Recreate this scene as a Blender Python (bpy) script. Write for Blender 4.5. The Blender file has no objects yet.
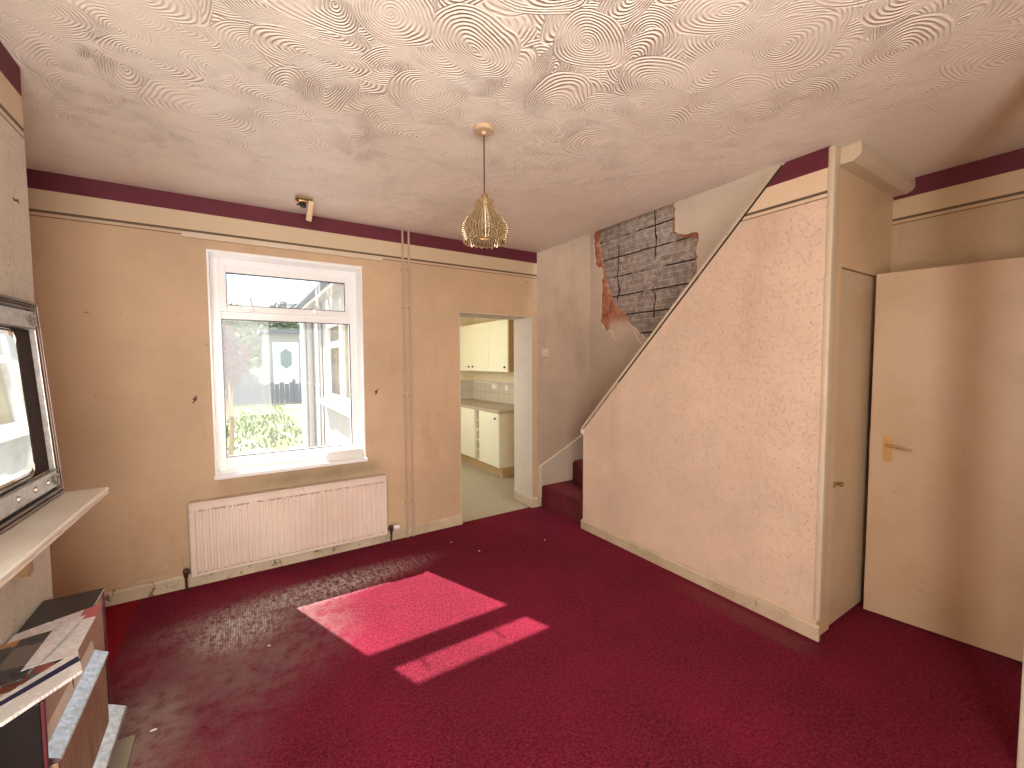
import bpy, bmesh, math, random
from mathutils import Vector, Matrix
from mathutils.geometry import tessellate_polygon
random.seed(7)
PI = math.pi
SC = bpy.context.scene
COL = SC.collection

# ---- measured layout (metres; camera stands at x=0, y=0) ----
D = 3.643      # window wall
H = 2.677      # ceiling
S = 2.662      # under-stairs wall
S2 = 3.41      # far wall of the stairwell
S3 = 3.565     # right wall of the door recess
YP = 1.02      # cupboard face
BX = -0.659    # chimney breast face
BY = 2.434     # chimney breast end
WL, WR, WB, WT = -0.147, 0.88, 0.757, 2.320   # window opening
DL, DR, DT = 1.762, 2.60, 2.015               # kitchen doorway
XL = -1.25     # alcove wall
YF = -0.85     # front wall
KY = 3.985     # kitchen side of the wall

# =============================== materials ===============================
class NT:
    def __init__(s, name):
        s.m = bpy.data.materials.new(name); s.m.use_nodes = True
        s.t = s.m.node_tree; s.t.nodes.clear()
        s.out = s.n('ShaderNodeOutputMaterial')
        s.pos = None
    def n(s, typ, **kw):
        nd = s.t.nodes.new(typ)
        for k, v in kw.items():
            setattr(nd, k, v)
        return nd
    def l(s, a, b): s.t.links.new(a, b)
    def setin(s, sock, v):
        if isinstance(v, bpy.types.NodeSocket): s.l(v, sock)
        else:
            if sock.type == 'RGBA' and len(v) == 3: v = (*v, 1)
            sock.default_value = v
    def P(s):
        if s.pos is None: s.pos = s.n('ShaderNodeNewGeometry').outputs['Position']
        return s.pos
    def OC(s): return s.n('ShaderNodeTexCoord').outputs['Object']
    def sep(s, v=None):
        nd = s.n('ShaderNodeSeparateXYZ'); s.l(v or s.P(), nd.inputs[0]); return nd.outputs
    def comb(s, x, y, z):
        nd = s.n('ShaderNodeCombineXYZ')
        for i, v in enumerate((x, y, z)): s.setin(nd.inputs[i], v)
        return nd.outputs[0]
    def math(s, op, a, b=0.0, c=None, clamp=False):
        nd = s.n('ShaderNodeMath', operation=op); nd.use_clamp = clamp
        s.setin(nd.inputs[0], a); s.setin(nd.inputs[1], b)
        if c is not None: s.setin(nd.inputs[2], c)
        return nd.outputs[0]
    def vmath(s, op, a, b=None):
        nd = s.n('ShaderNodeVectorMath', operation=op)
        s.setin(nd.inputs[0], a)
        if b is not None:
            if op == 'SCALE': s.setin(nd.inputs[3], b)
            else: s.setin(nd.inputs[1], b)
        return nd.outputs['Value'] if op in ('LENGTH', 'DISTANCE', 'DOT_PRODUCT') else nd.outputs[0]
    def noise(s, scale, detail=3, rough=.5, vec=None, col=False, dist=0):
        nd = s.n('ShaderNodeTexNoise'); s.l(vec or s.P(), nd.inputs['Vector'])
        nd.inputs['Scale'].default_value = scale; nd.inputs['Detail'].default_value = detail
        nd.inputs['Roughness'].default_value = rough; nd.inputs['Distortion'].default_value = dist
        return nd.outputs['Color' if col else 'Fac']
    def ramp(s, f, stops, interp='LINEAR'):
        nd = s.n('ShaderNodeValToRGB'); nd.color_ramp.interpolation = interp
        cr = nd.color_ramp
        while len(cr.elements) < len(stops): cr.elements.new(.5)
        for e, (p, c) in zip(cr.elements, stops):
            e.position = p
            e.color = (c, c, c, 1) if isinstance(c, (int, float)) else (*c, 1)
        s.l(f, nd.inputs[0]); return nd.outputs[0]
    def step(s, x, a, b):   # smooth 0..1 from a to b
        nd = s.n('ShaderNodeMapRange'); nd.interpolation_type = 'SMOOTHSTEP'
        s.setin(nd.inputs[0], x); nd.inputs[1].default_value = a; nd.inputs[2].default_value = b
        if a > b:
            nd.inputs[1].default_value = b; nd.inputs[2].default_value = a
            nd.inputs[3].default_value = 1; nd.inputs[4].default_value = 0
        return nd.outputs[0]
    def mix(s, f, a, b, mode='MIX'):
        nd = s.n('ShaderNodeMix', data_type='RGBA', blend_type=mode)
        s.setin(nd.inputs[0], f); s.setin(nd.inputs[6], a); s.setin(nd.inputs[7], b)
        return nd.outputs[2]
    def bump(s, h, strength=.3, dist=.01, prev=None):
        nd = s.n('ShaderNodeBump'); nd.inputs['Strength'].default_value = strength
        nd.inputs['Distance'].default_value = dist; s.l(h, nd.inputs['Height'])
        if prev is not None: s.l(prev, nd.inputs['Normal'])
        return nd.outputs[0]
    def bsdf(s, color, rough=.6, metal=0, normal=None, **kw):
        b = s.n('ShaderNodeBsdfPrincipled')
        s.setin(b.inputs['Base Color'], color); s.setin(b.inputs['Roughness'], rough)
        b.inputs['Metallic'].default_value = metal
        if normal is not None: s.l(normal, b.inputs['Normal'])
        for k, v in kw.items(): s.setin(b.inputs[k.replace('_', ' ')], v)
        s.l(b.outputs[0], s.out.inputs[0]); return b

def lin(r, g, b):
    f = lambda c: ((c/255+.055)/1.055)**2.4 if c > 10 else c/255/12.92
    return (f(r), f(g), f(b))

def plain(name, c, rough=.5, metal=0, var=.06, scale=9, bump=0, bs=60, **kw):
    m = NT(name); v = m.OC()
    n = m.noise(scale, 4, .6, v)
    c2 = tuple(x*(1-var*2.2) for x in c); c1 = tuple(min(1, x*(1+var)) for x in c)
    col = m.mix(n, c1, c2)
    nrm = m.bump(m.noise(bs, 2, .5, v), bump, .004) if bump else None
    m.bsdf(col, rough, metal, nrm, **kw); return m.m

MAROON = (.135, .015, .030)
def wall_mat(name, base, upper, speckle=0., wood=.35, mould=False, marks=True, band=True, smooth=False, stripe=True):
    m = NT(name); x, y, z = m.sep()
    n1 = m.noise(1.3, 4, .6); n2 = m.noise(9, 4, .65)
    col = m.mix(m.step(n1, .35, .7), base, tuple(c*.86 for c in base))
    col = m.mix(m.math('MULTIPLY', m.step(n2, .5, .75), .25), col, tuple(c*k for c, k in zip(base, (.82, .72, .62))))
    h = m.noise(95, 3, .6)
    v = m.n('ShaderNodeTexVoronoi'); m.l(m.P(), v.inputs['Vector']); v.inputs['Scale'].default_value = 62
    chips = m.math('MULTIPLY', m.step(v.outputs['Distance'], .42, .12), m.step(m.noise(23, 2), .34, .58))
    hh = m.math('ADD', m.math('MULTIPLY', h, .5), m.math('MULTIPLY', chips, 1.8 if speckle or not smooth else 0))
    if speckle:
        sp = m.step(m.noise(70, 2, .5), .66, .73)
        sp = m.math('MULTIPLY', sp, m.step(m.noise(4, 2), .35, .6))
        col = m.mix(m.math('MULTIPLY', sp, speckle), col, (.16, .12, .075))
    if mould:   # green damp bloom and tide marks where the photo has them, below the sill
        nx = m.noise(5, 4, .6)
        a = m.math('MULTIPLY', m.step(z, .54, .66), m.step(z, .80, .64))
        b = m.math('MULTIPLY', m.step(x, -.3, .35), m.step(x, 1.12, .85))
        col = m.mix(m.math('MULTIPLY', m.math('MULTIPLY', a, b), m.math('MULTIPLY', nx, 1.1), clamp=True), col, (.17, .15, .07))
    if marks:
        st = m.step(m.noise(2.2, 5, .7, m.vmath('MULTIPLY', m.P(), (1.2, 1.2, .35))), .56, .74)
        col = m.mix(m.math('MULTIPLY', st, .32), col, tuple(c*k for c, k in zip(base, (.60, .48, .38))))
        d = m.step(m.noise(26, 2, .5), .755, .79)
        col = m.mix(m.math('MULTIPLY', d, .6), col, (.16, .09, .05))
    if band:
        up = m.step(z, 2.444, 2.446)
        col = m.mix(up, col, upper)
        if stripe:
            s1 = m.math('MULTIPLY', m.step(z, 2.434, 2.436), m.step(z, 2.452, 2.450))
            s2 = m.math('MULTIPLY', m.step(z, 2.410, 2.411), m.step(z, 2.418, 2.417))
            lt = m.math('MULTIPLY', m.step(z, 2.412, 2.414), m.step(z, 2.436, 2.434))
            col = m.mix(m.math('MULTIPLY', lt, .6), col, upper)
            col = m.mix(m.math('MULTIPLY', s1, .9), col, (.075, .045, .025))
            col = m.mix(m.math('MULTIPLY', s2, .8), col, (.10, .055, .03))
        col = m.mix(m.step(z, 2.567, 2.569), col, m.mix(n2, MAROON, tuple(c*.75 for c in MAROON)))
        hh = m.math('MULTIPLY', hh, m.math('SUBTRACT', 1, m.math('MULTIPLY', up, .8)))
    nr = m.bump(hh, wood, .006)
    nr = m.bump(m.noise(5, 3, .5), .12, .03, nr)
    m.bsdf(col, .72, 0, nr); return m.m

M = {}
M['wall_window'] = wall_mat('wallpaper_window_wall', (.60, .425, .27), (.60, .47, .32), mould=True, wood=.22, smooth=True)
M['wall_spandrel'] = wall_mat('woodchip_understairs', (.76, .58, .445), (.74, .58, .41), speckle=.12, wood=.55)
M['wall_breast'] = wall_mat('stippled_chimney_paper', (.63, .565, .47), (.62, .48, .33), speckle=.75, wood=.6)
M['wall_nook'] = wall_mat('recess_wallpaper', (.52, .39, .255), (.57, .44, .29), wood=.25, smooth=True)
M['wall_stair'] = wall_mat('stairwell_plaster', (.56, .46, .36), (.5, .4, .3), band=False, wood=.12, smooth=True)
M['reveal'] = wall_mat('doorway_reveal_paint', (.70, .62, .53), (.7, .6, .5), band=False, wood=.35, marks=False, speckle=.12)

def artex():
    m = NT('swirled_textured_ceiling'); P = m.P()
    warp = m.vmath('SCALE', m.vmath('SUBTRACT', m.noise(2.2, 1, .4, col=True), (.5, .5, .5)), .30)
    p = m.vmath('MULTIPLY', m.vmath('ADD', P, warp), (1, 1, 0))
    wob = m.math('MULTIPLY', m.math('SUBTRACT', m.noise(9, 3, .6), .5), .020)
    def swirl(off, sc, ax, R, pitch, arms):
        v = m.n('ShaderNodeTexVoronoi'); v.voronoi_dimensions = '2D'
        v.inputs['Scale'].default_value = sc; v.inputs['Randomness'].default_value = .7
        q = m.vmath('MULTIPLY', m.vmath('ADD', p, off), ax); m.l(q, v.inputs['Vector'])
        d = m.vmath('SUBTRACT', q, v.outputs['Position'])
        r = m.math('ADD', m.vmath('LENGTH', d), wob); sx, sy, sz = m.sep(d)
        ang = m.math('ARCTAN2', sy, sx)
        w = m.math('SINE', m.math('ADD', m.math('MULTIPLY', r, 2*PI/pitch), m.math('MULTIPLY', ang, arms)))
        w = m.math('POWER', m.math('ADD', m.math('MULTIPLY', w, .5), .5), 1.3)
        dome = m.step(r, R, R*.80)
        return w, m.math('LESS_THAN', r, R), dome
    base, _, _ = swirl((5.1, 2.2, 0), 3.0, (1, 1.5, 0), 9, .0155, 1)
    cur = m.math('MULTIPLY', base, .8)
    for off, sc, ax, R, pitch, arms in (((.7, .3, 0), 3.0, (1.7, 1, 0), .19, .0150, 2), ((3.37, 1.91, 0), 2.7, (1, 1.6, 0), .185, .0145, -1), ((7.7, 4.4, 0), 3.0, (1.45, 1, 0), .155, .0155, 1), ((1.9, 8.3, 0), 2.4, (1, 1.3, 0), .17, .0150, -2)):
        w, msk, dome = swirl(off, sc, ax, R, pitch, arms)
        cur = m.mix(msk, cur, m.math('ADD', w, m.math('MULTIPLY', dome, .25)))
    amp = m.step(m.noise(1.7, 2), .25, .6)
    arc = m.math('ADD', m.math('MULTIPLY', m.step(m.noise(5.5, 3, .6), .36, .58), .75), .25)
    h = m.math('MULTIPLY', m.math('MULTIPLY', cur, arc), m.math('ADD', m.math('MULTIPLY', amp, .6), .4))
    x, y, z = m.sep()
    fade = m.step(m.math('ADD', x, m.math('MULTIPLY', y, -.5)), 2.75, 2.1)
    near = m.math('MULTIPLY', m.step(y, 4.0, 1.0), m.step(x, 3.2, 1.0))
    h = m.math('MULTIPLY', m.math('MULTIPLY', h, fade), m.math('ADD', m.math('MULTIPLY', near, .68), .32))
    h = m.math('ADD', h, m.math('MULTIPLY', m.noise(160, 2), .08))
    nr = m.bump(h, .82, .0068)
    nr = m.bump(m.noise(4, 3), .2, .03, nr)
    col = m.mix(m.step(m.noise(1.1, 3), .3, .7), (.88, .82, .74), (.82, .75, .66))
    m.bsdf(col, .42, 0, nr, Specular_IOR_Level=.5); return m.m
M['ceiling'] = artex()

def carpet():
    m = NT('worn_red_carpet'); x, y, z = m.sep(); P = m.P()
    base = m.mix(m.step(m.noise(1.6, 4, .6), .3, .7), (.155, .005, .024), (.080, .0025, .011))
    fine = m.math('ADD', m.math('MULTIPLY', m.noise(230, 2, .7), .5), m.math('MULTIPLY', m.noise(75, 3, .75), .5)); base = m.mix(m.math('MULTIPLY', m.step(fine, .42, .60), .55), base, (.31, .04, .07))
    base = m.mix(m.math('MULTIPLY', m.step(m.noise(48, 3, .75), .50, .34), .55), base, (.07, .004, .010))
    edge = m.noise(2.6, 6, .68); edge2 = m.noise(11, 5, .7); thr = m.noise(60, 3, .7)
    grey = (.26, .175, .165); pale = (.78, .74, .68)
    def blob(cx, cy, rx, ry, rot=0, soft=.35):
        a = m.math('SUBTRACT', x, cx); b = m.math('SUBTRACT', y, cy)
        c, s_ = math.cos(rot), math.sin(rot)
        u = m.math('ADD', m.math('MULTIPLY', a, c/rx), m.math('MULTIPLY', b, s_/rx))
        v = m.math('ADD', m.math('MULTIPLY', a, -s_/ry), m.math('MULTIPLY', b, c/ry))
        r = m.math('SQRT', m.math('ADD', m.math('MULTIPLY', u, u), m.math('MULTIPLY', v, v)))
        return m.step(r, 1+soft, 1-soft)
    def worn(mask, lo, hi, nz):
        return m.math('MULTIPLY', mask, m.step(nz, lo, hi))
    w1 = worn(blob(-.28, 2.45, .42, .75, -.25, .5), .30, .62, m.math('ADD', m.math('MULTIPLY', edge, .55), m.math('MULTIPLY', edge2, .45)))
    base = m.mix(m.math('MULTIPLY', w1, .45), base, grey)
    w2 = worn(blob(.12, 2.75, .36, .45, 0, .6), .3, .65, edge2)
    base = m.mix(m.math('MULTIPLY', w2, .6), base, grey)
    # threadbare pale strip in front of the radiator
    tb = m.math('MAXIMUM', blob(.42, 3.09, .60, .13, .06, .75), blob(-.03, 2.92, .20, .20, .5, .75))
    w3 = worn(tb, .40, .60, m.math('ADD', m.math('MULTIPLY', m.noise(18, 5, .75, m.vmath('MULTIPLY', P, (2.2, .7, 1))), .6), m.math('MULTIPLY', m.noise(38, 3, .7), .4)))
    wv = m.math('MULTIPLY', m.math('ABSOLUTE', m.math('SINE', m.math('MULTIPLY', x, 260))), m.math('ABSOLUTE', m.math('SINE', m.math('MULTIPLY', y, 260))))
    base = m.mix(m.math('MULTIPLY', w3, .95), base, m.mix(wv, pale, grey))
    w4 = worn(blob(-.40, 2.28, .16, .26, 0, .4), .25, .6, edge2)
    base = m.mix(m.math('MULTIPLY', w4, .5), base, (.36, .30, .26))
    # narrow wear line that runs along the foot of the under-stairs wall
    w5 = m.math('MULTIPLY', m.math('MULTIPLY', m.step(x, 2.42, 2.50), m.step(x, 2.63, 2.56)), m.math('MULTIPLY', m.step(y, .9, 1.1), m.step(y, 2.0, 1.5)))
    base = m.mix(m.math('MULTIPLY', m.math('MULTIPLY', w5, edge2), .55), base, (.20, .11, .09))
    # unworn strip against the alcove, bounded by a worn line
    w6 = m.math('MULTIPLY', m.step(x, -.57, -.60), m.step(y, 2.4, 2.5))
    base = m.mix(m.math('MULTIPLY', w6, .8), base, (.26, .008, .018))
    vor = m.n('ShaderNodeTexVoronoi'); m.l(P, vor.inputs['Vector']); vor.inputs['Scale'].default_value = 170
    h = m.math('ADD', m.math('MULTIPLY', vor.outputs['Distance'], .8), m.math('MULTIPLY', fine, .6))
    nr = m.bump(h, .8, .008); nr = m.bump(m.noise(3, 3), .15, .03, nr)
    m.bsdf(base, .92, 0, nr, Sheen_Weight=.04, Sheen_Roughness=.5, Sheen_Tint=(.9, .35, .45, 1), Specular_IOR_Level=.06); return m.m
M['carpet'] = carpet()
def stair_carpet():
    m = NT('red_stair_carpet'); n = m.noise(200, 2, .6)
    col = m.mix(m.step(m.noise(5, 3), .3, .7), (.17, .008, .013), (.10, .005, .009))
    m.bsdf(col, .95, 0, m.bump(n, .6, .006)); return m.m
M['stair_carpet'] = stair_carpet()

def painted(name, c, dirt=.5, rough=.42):
    m = NT(name); x, y, z = m.sep()
    n = m.noise(3, 5, .65); n2 = m.noise(24, 3, .6)
    col = m.mix(m.step(n, .3, .75), c, tuple(a*b for a, b in zip(c, (.88, .84, .78))))
    col = m.mix(m.math('MULTIPLY', m.step(n2, .66, .78), dirt), col, tuple(a*b for a, b in zip(c, (.5, .38, .25))))
    m.bsdf(col, rough, 0, m.bump(m.noise(40, 2), .08, .004)); return m.m
M['paint'] = painted('cream_gloss_paint', (.64, .54, .41))
M['paint_door'] = painted('aged_door_paint', (.56, .415, .28), .35)
M['paint_cup'] = painted('cupboard_door_paint', (.64, .50, .34), .2)
M['paint_white'] = painted('off_white_gloss', (.78, .72, .64), .25, .3)
def rad_mat():
    m = NT('old_radiator_enamel'); x, y, z = m.sep()
    n2 = m.noise(24, 3, .6); col = m.mix(m.step(m.noise(3, 4), .3, .7), (.76, .64, .56), (.70, .57, .49))
    ln = m.math('MULTIPLY', m.math('MULTIPLY', m.step(z, .541, .546), m.step(z, .556, .551)), m.step(n2, .42, .56))
    ch = m.math('MULTIPLY', m.step(m.noise(33, 2), .70, .74), m.step(z, .40, .56))
    col = m.mix(m.math('MULTIPLY', m.math('MAXIMUM', ln, ch), .65), col, (.22, .09, .045))
    m.bsdf(col, .38, 0, m.bump(m.noise(40, 2), .08, .004)); return m.m
M['radiator'] = rad_mat()
M['upvc'] = plain('white_upvc', (.86, .86, .86), .22, var=.01)
M['dark'] = plain('dark_gap', (.02, .014, .01), .8)
M['brass'] = plain('aged_brass', (.55, .36, .16), .38, 1, .2)
M['copper'] = plain('tarnished_copper', (.12, .06, .04), .5, .6, .3)
M['pipe'] = plain('painted_heating_pipe', (.55, .40, .31), .5, 0, .15, 20)
M['chrome'] = plain('brushed_aluminium', (.62, .66, .74), .26, 1, .35, 45)
M['black'] = plain('black_enamel', (.012, .010, .011), .25, 0, .2)
M['slate'] = plain('dark_grey_top', (.035, .032, .034), .42, 0, .15, 20)
M['maroon_edge'] = plain('maroon_edge', (.10, .02, .025), .4)
M['pewter'] = plain('pewter_frame', (.50, .46, .43), .38, .75, .3, 40, .2)
M['bronze'] = plain('bronze_moulding', (.16, .10, .075), .35, .5, .2)
M['tile'] = plain('hearth_tile', (.30, .26, .19), .5, 0, .12, 12)
M['lino'] = plain('beige_speckled_lino', (.52, .45, .33), .5, 0, .35, 60)
M['kwall'] = plain('kitchen_wall_paint', (.76, .66, .42), .7)
M['kdoor'] = plain('cream_kitchen_door', (.84, .80, .60), .35, 0, .02)
M['kend'] = plain('cream_end_panel', (.74, .67, .50), .45, 0, .03)
M['kwood'] = plain('oak_effect_board', (.50, .33, .16), .5, 0, .15, 14)
M['worktop'] = plain('beige_worktop', (.46, .38, .28), .35, 0, .12, 60)
M['pewterknob'] = plain('dark_pewter_knob', (.05, .045, .04), .35, .8)
M['plastic'] = plain('cream_plastic', (.62, .47, .38), .4)
M['plasticw'] = plain('white_plastic', (.82, .80, .76), .35)
M['woodb'] = plain('varnished_wood', (.34, .19, .08), .4, 0, .25, 30)
M['pine'] = plain('pale_timber', (.62, .46, .27), .5, 0, .1, 12)

def tiles():
    m = NT('square_splashback_tiles'); x, y, z = m.sep()
    def grid(a): 
        f = m.math('FRACT', m.math('MULTIPLY', a, 1/.15)); return m.math('MAXIMUM', m.step(f, .05, .02), m.step(f, .95, .98))
    g = m.math('MAXIMUM', grid(z), grid(m.math('ADD', x, y)))
    c = m.mix(m.noise(6), (.64, .57, .44), (.52, .45, .34))
    m.bsdf(m.mix(g, c, (.42, .37, .3)), .3, 0, m.bump(m.math('SUBTRACT', 1, g), .3, .003)); return m.m
M['tiles'] = tiles()

def woodgrain():
    m = NT('teak_effect_fascia'); x, y, z = m.sep()
    n = m.noise(1.0, 4, .6, m.vmath('MULTIPLY', m.P(), (40, 130, 6)))
    m.bsdf(m.ramp(n, [(.3, (.10, .045, .025)), (.5, (.30, .18, .11)), (.75, (.48, .33, .24))]), .4); return m.m
M['teak'] = woodgrain()

def brick():
    m = NT('exposed_grey_brick'); x, y, z = m.sep()
    wob = m.math('MULTIPLY', m.math('SUBTRACT', m.noise(7, 3), .5), .02)
    zz = m.math('ADD', z, wob)
    b = m.n('ShaderNodeTexBrick'); b.inputs['Scale'].default_value = 1
    m.l(m.comb(m.math('ADD', y, m.math('MULTIPLY', m.noise(9), .02)), zz, 0.0), b.inputs['Vector'])
    b.inputs['Brick Width'].default_value = .20; b.inputs['Row Height'].default_value = .058
    b.inputs['Mortar Size'].default_value = .0055; b.inputs['Mortar Smooth'].default_value = .3
    b.inputs['Color1'].default_value = (.30, .235, .20, 1); b.inputs['Color2'].default_value = (.40, .32, .28, 1)
    b.inputs['Mortar'].default_value = (.52, .45, .39, 1)
    n = m.noise(20, 5, .7)
    col = m.mix(m.step(n, .35, .7), b.outputs['Color'], (.20, .16, .15))
    col = m.mix(m.math('MULTIPLY', m.step(m.noise(13, 4, .6), .52, .68), .6), col, (.50, .42, .37))
    f = m.math('FRACT', m.math('MULTIPLY', m.math('ADD', zz, .02), 1/.205))
    gap = m.math('MULTIPLY', m.step(f, .085, .035), m.step(m.noise(4, 3), .36, .46))
    f2 = m.math('FRACT', m.math('MULTIPLY', m.math('ADD', y, m.math('MULTIPLY', m.noise(5), .12)), 1/.47))
    cr = m.math('MULTIPLY', m.step(f2, .045, .02), m.step(m.noise(3.3, 3), .46, .52))
    g = m.math('MAXIMUM', gap, cr)
    col = m.mix(g, col, (.012, .009, .008))
    h = m.math('SUBTRACT', m.math('ADD', n, m.math('MULTIPLY', b.outputs['Fac'], -.4)), m.math('MULTIPLY', g, 2))
    m.bsdf(col, .9, 0, m.bump(h, .7, .012)); return m.m
M['brick'] = brick()
def render_coat():
    m = NT('red_undercoat_plaster')
    n = m.noise(7, 5, .7)
    col = m.ramp(n, [(.3, (.16, .05, .03)), (.46, (.33, .11, .055)), (.58, (.44, .20, .11)), (.72, (.58, .44, .33))])
    x, y, z = m.sep()
    lo = m.math('MULTIPLY', m.step(m.math('ADD', z, m.math('MULTIPLY', n, .25)), 2.18, 2.02), m.step(y, 3.42, 3.3))
    col = m.mix(lo, col, m.mix(m.noise(15), (.62, .50, .40), (.52, .38, .29)))
    m.bsdf(col, .9, 0, m.bump(n, .6, .01)); return m.m
M['render'] = render_coat()

def glass(name, tint=(1, 1, 1), refl=.06, haze=0., rough=.0, streaks=False):
    m = NT(name)
    t = m.n('ShaderNodeBsdfTransparent'); m.setin(t.inputs[0], tint)
    g = m.n('ShaderNodeBsdfGlossy'); g.inputs['Roughness'].default_value = rough
    mx = m.n('ShaderNodeMixShader')
    geo = m.n('ShaderNodeNewGeometry')     # same weak reflection from both faces of the thin pane
    c = m.math('ABSOLUTE', m.vmath('DOT_PRODUCT', geo.outputs['Incoming'], geo.outputs['Normal']))
    sch = m.math('ADD', m.math('MULTIPLY', m.math('POWER', m.math('SUBTRACT', 1, c), 5), .6), refl*.2)
    m.l(sch, mx.inputs[0]); m.l(t.outputs[0], mx.inputs[1]); m.l(g.outputs[0], mx.inputs[2])
    last = mx.outputs[0]
    if haze or streaks:
        d = m.n('ShaderNodeBsdfTranslucent'); m.setin(d.inputs[0], (.92, .95, 1))
        m2 = m.n('ShaderNodeMixShader')
        f = haze
        if streaks:
            st = m.step(m.noise(1, 4, .7, m.vmath('MULTIPLY', m.P(), (42, 1, 2.2))), .54, .66)
            x, y, z = m.sep()
            f = m.math('ADD', m.math('MULTIPLY', m.math('MULTIPLY', st, m.step(x, .1, .35)), streaks), haze)
            m.l(f, m2.inputs[0])
        else: m2.inputs[0].default_value = f
        m.l(last, m2.inputs[1]); m.l(d.outputs[0], m2.inputs[2]); last = m2.outputs[0]
    m.l(last, m.out.inputs[0]); return m.m
M['glass'] = glass('window_glass', haze=.03)
M['glass_drip'] = glass('rain_streaked_glass', haze=.03, streaks=.12)
M['glass_ext'] = plain('reflective_window_glass', (.42, .56, .62), .12, 0, .1)
def mirror_mat():
    m = NT('foxed_mirror_glass')
    m.bsdf(m.mix(m.step(m.noise(6, 3), .45, .8), (.86, .90, .90), (.55, .55, .52)), .035, 1); return m.m
M['mirror'] = mirror_mat()
def bead_mat():
    m = NT('champagne_glass_beads')
    m.bsdf((.34, .235, .12), .15, .45, None, Specular_IOR_Level=.8, Coat_Weight=.5); return m.m
M['bead'] = bead_mat()
def foliage(name, a, b, c=None):
    m = NT(name); n = m.noise(9, 4, .7, m.OC())
    st = [(.3, a), (.6, b)] + ([(.75, c)] if c else [])
    m.bsdf(m.ramp(n, st), .7); return m.m
M['leaf'] = foliage('green_leaves', (.035, .075, .02), (.085, .13, .035), (.15, .18, .06))
M['leaf_dark'] = foliage('dark_leaves', (.03, .055, .045), (.06, .09, .07))
M['blossom'] = foliage('pink_blossom', (.10, .07, .045), (.22, .11, .11), (.30, .22, .18))
M['dry'] = foliage('dry_stems', (.30, .18, .09), (.45, .3, .16))
def grass_mat():
    m = NT('patchy_lawn'); n = m.noise(2.2, 5, .7); n2 = m.noise(14, 4, .7)
    c = m.mix(m.step(n2, .35, .7), (.07, .12, .02), (.14, .17, .035))
    c = m.mix(m.step(n, .48, .58), c, (.22, .18, .15)); m.bsdf(c, .9, 0, m.bump(n2, .6, .05)); return m.m
M['grass'] = grass_mat()
M['slab'] = plain('concrete_paving', (.22, .205, .19), .85, 0, .2, 6)
M['extwall'] = plain('cream_rendered_wall', (.40, .365, .31), .85, 0, .08, 4, .3)
M['fence'] = plain('weathered_blue_grey_fence', (.075, .095, .115), .8, 0, .25, 8)
M['roof'] = plain('blue_grey_slate_roof', (.07, .09, .115), .6, 0, .15, 8)
M['greenhouse'] = plain('pale_polythene', (.15, .20, .19), .45, 0, .1)
M['paper'] = plain('white_paper', (.80, .78, .76), .5, 0, .02)

def print_mat(name, bg, cols, sx, sy, thr=.5):
    """soft blocks of printed colour and grey lines of tiny print, no readable text"""
    m = NT(name); oc = m.OC(); x, y, z = m.sep(oc)
    v = m.n('ShaderNodeTexVoronoi'); v.distance = 'CHEBYCHEV'; v.inputs['Scale'].default_value = 1
    v.inputs['Randomness'].default_value = .55
    m.l(m.vmath('MULTIPLY', oc, (sx, sy, 0)), v.inputs['Vector'])
    cs = m.n('ShaderNodeSeparateColor'); m.l(v.outputs['Color'], cs.inputs[0])
    k = len(cols); st = [(i/k, c) for i, c in enumerate(cols)]
    blk = m.ramp(cs.outputs[1], st, 'CONSTANT')
    col = m.mix(m.step(cs.outputs[0], thr, thr+.01), bg, blk)
    ln = m.math('MULTIPLY', m.step(m.math('FRACT', m.math('MULTIPLY', y, 130)), .45, .55), m.step(m.noise(40, 1, .5, oc), .45, .5))
    col = m.mix(m.math('MULTIPLY', ln, .35), col, (.15, .15, .2))
    m.bsdf(col, .35); return m.m

# =============================== mesh helpers ===============================
def B(): return bmesh.new()
def box(bm, x0, x1, y0, y1, z0, z1, bev=0, seg=2, mtx=None):
    vs = [bm.verts.new((x, y, z)) for x in (x0, x1) for y in (y0, y1) for z in (z0, z1)]
    F = [(0, 1, 3, 2), (4, 6, 7, 5), (0, 4, 5, 1), (2, 3, 7, 6), (0, 2, 6, 4), (1, 5, 7, 3)]
    fs = [bm.faces.new([vs[i] for i in f]) for f in F]
    if bev:
        es = list({e for f in fs for e in f.edges})
        r = bmesh.ops.bevel(bm, geom=es, offset=bev, segments=seg, affect='EDGES', profile=.6)
        vs = list({v for f in r['faces'] for v in f.verts} | {v for v in vs if v.is_valid})
    if mtx is not None: bmesh.ops.transform(bm, matrix=mtx, verts=[v for v in vs if v.is_valid])
    return bm
def prism(bm, pts, axis, a0, a1):
    """polygon pts (2-D) pushed along axis 'x','y','z' from a0 to a1"""
    def mk(p, a):
        if axis == 'x': return (a, p[0], p[1])
        if axis == 'y': return (p[0], a, p[1])
        return (p[0], p[1], a)
    lo = [bm.verts.new(mk(p, a0)) for p in pts]; hi = [bm.verts.new(mk(p, a1)) for p in pts]
    bm.faces.new(lo); bm.faces.new(hi[::-1])
    n = len(pts)
    for i in range(n): bm.faces.new([lo[i], lo[(i+1) % n], hi[(i+1) % n], hi[i]])
    return bm
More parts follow.
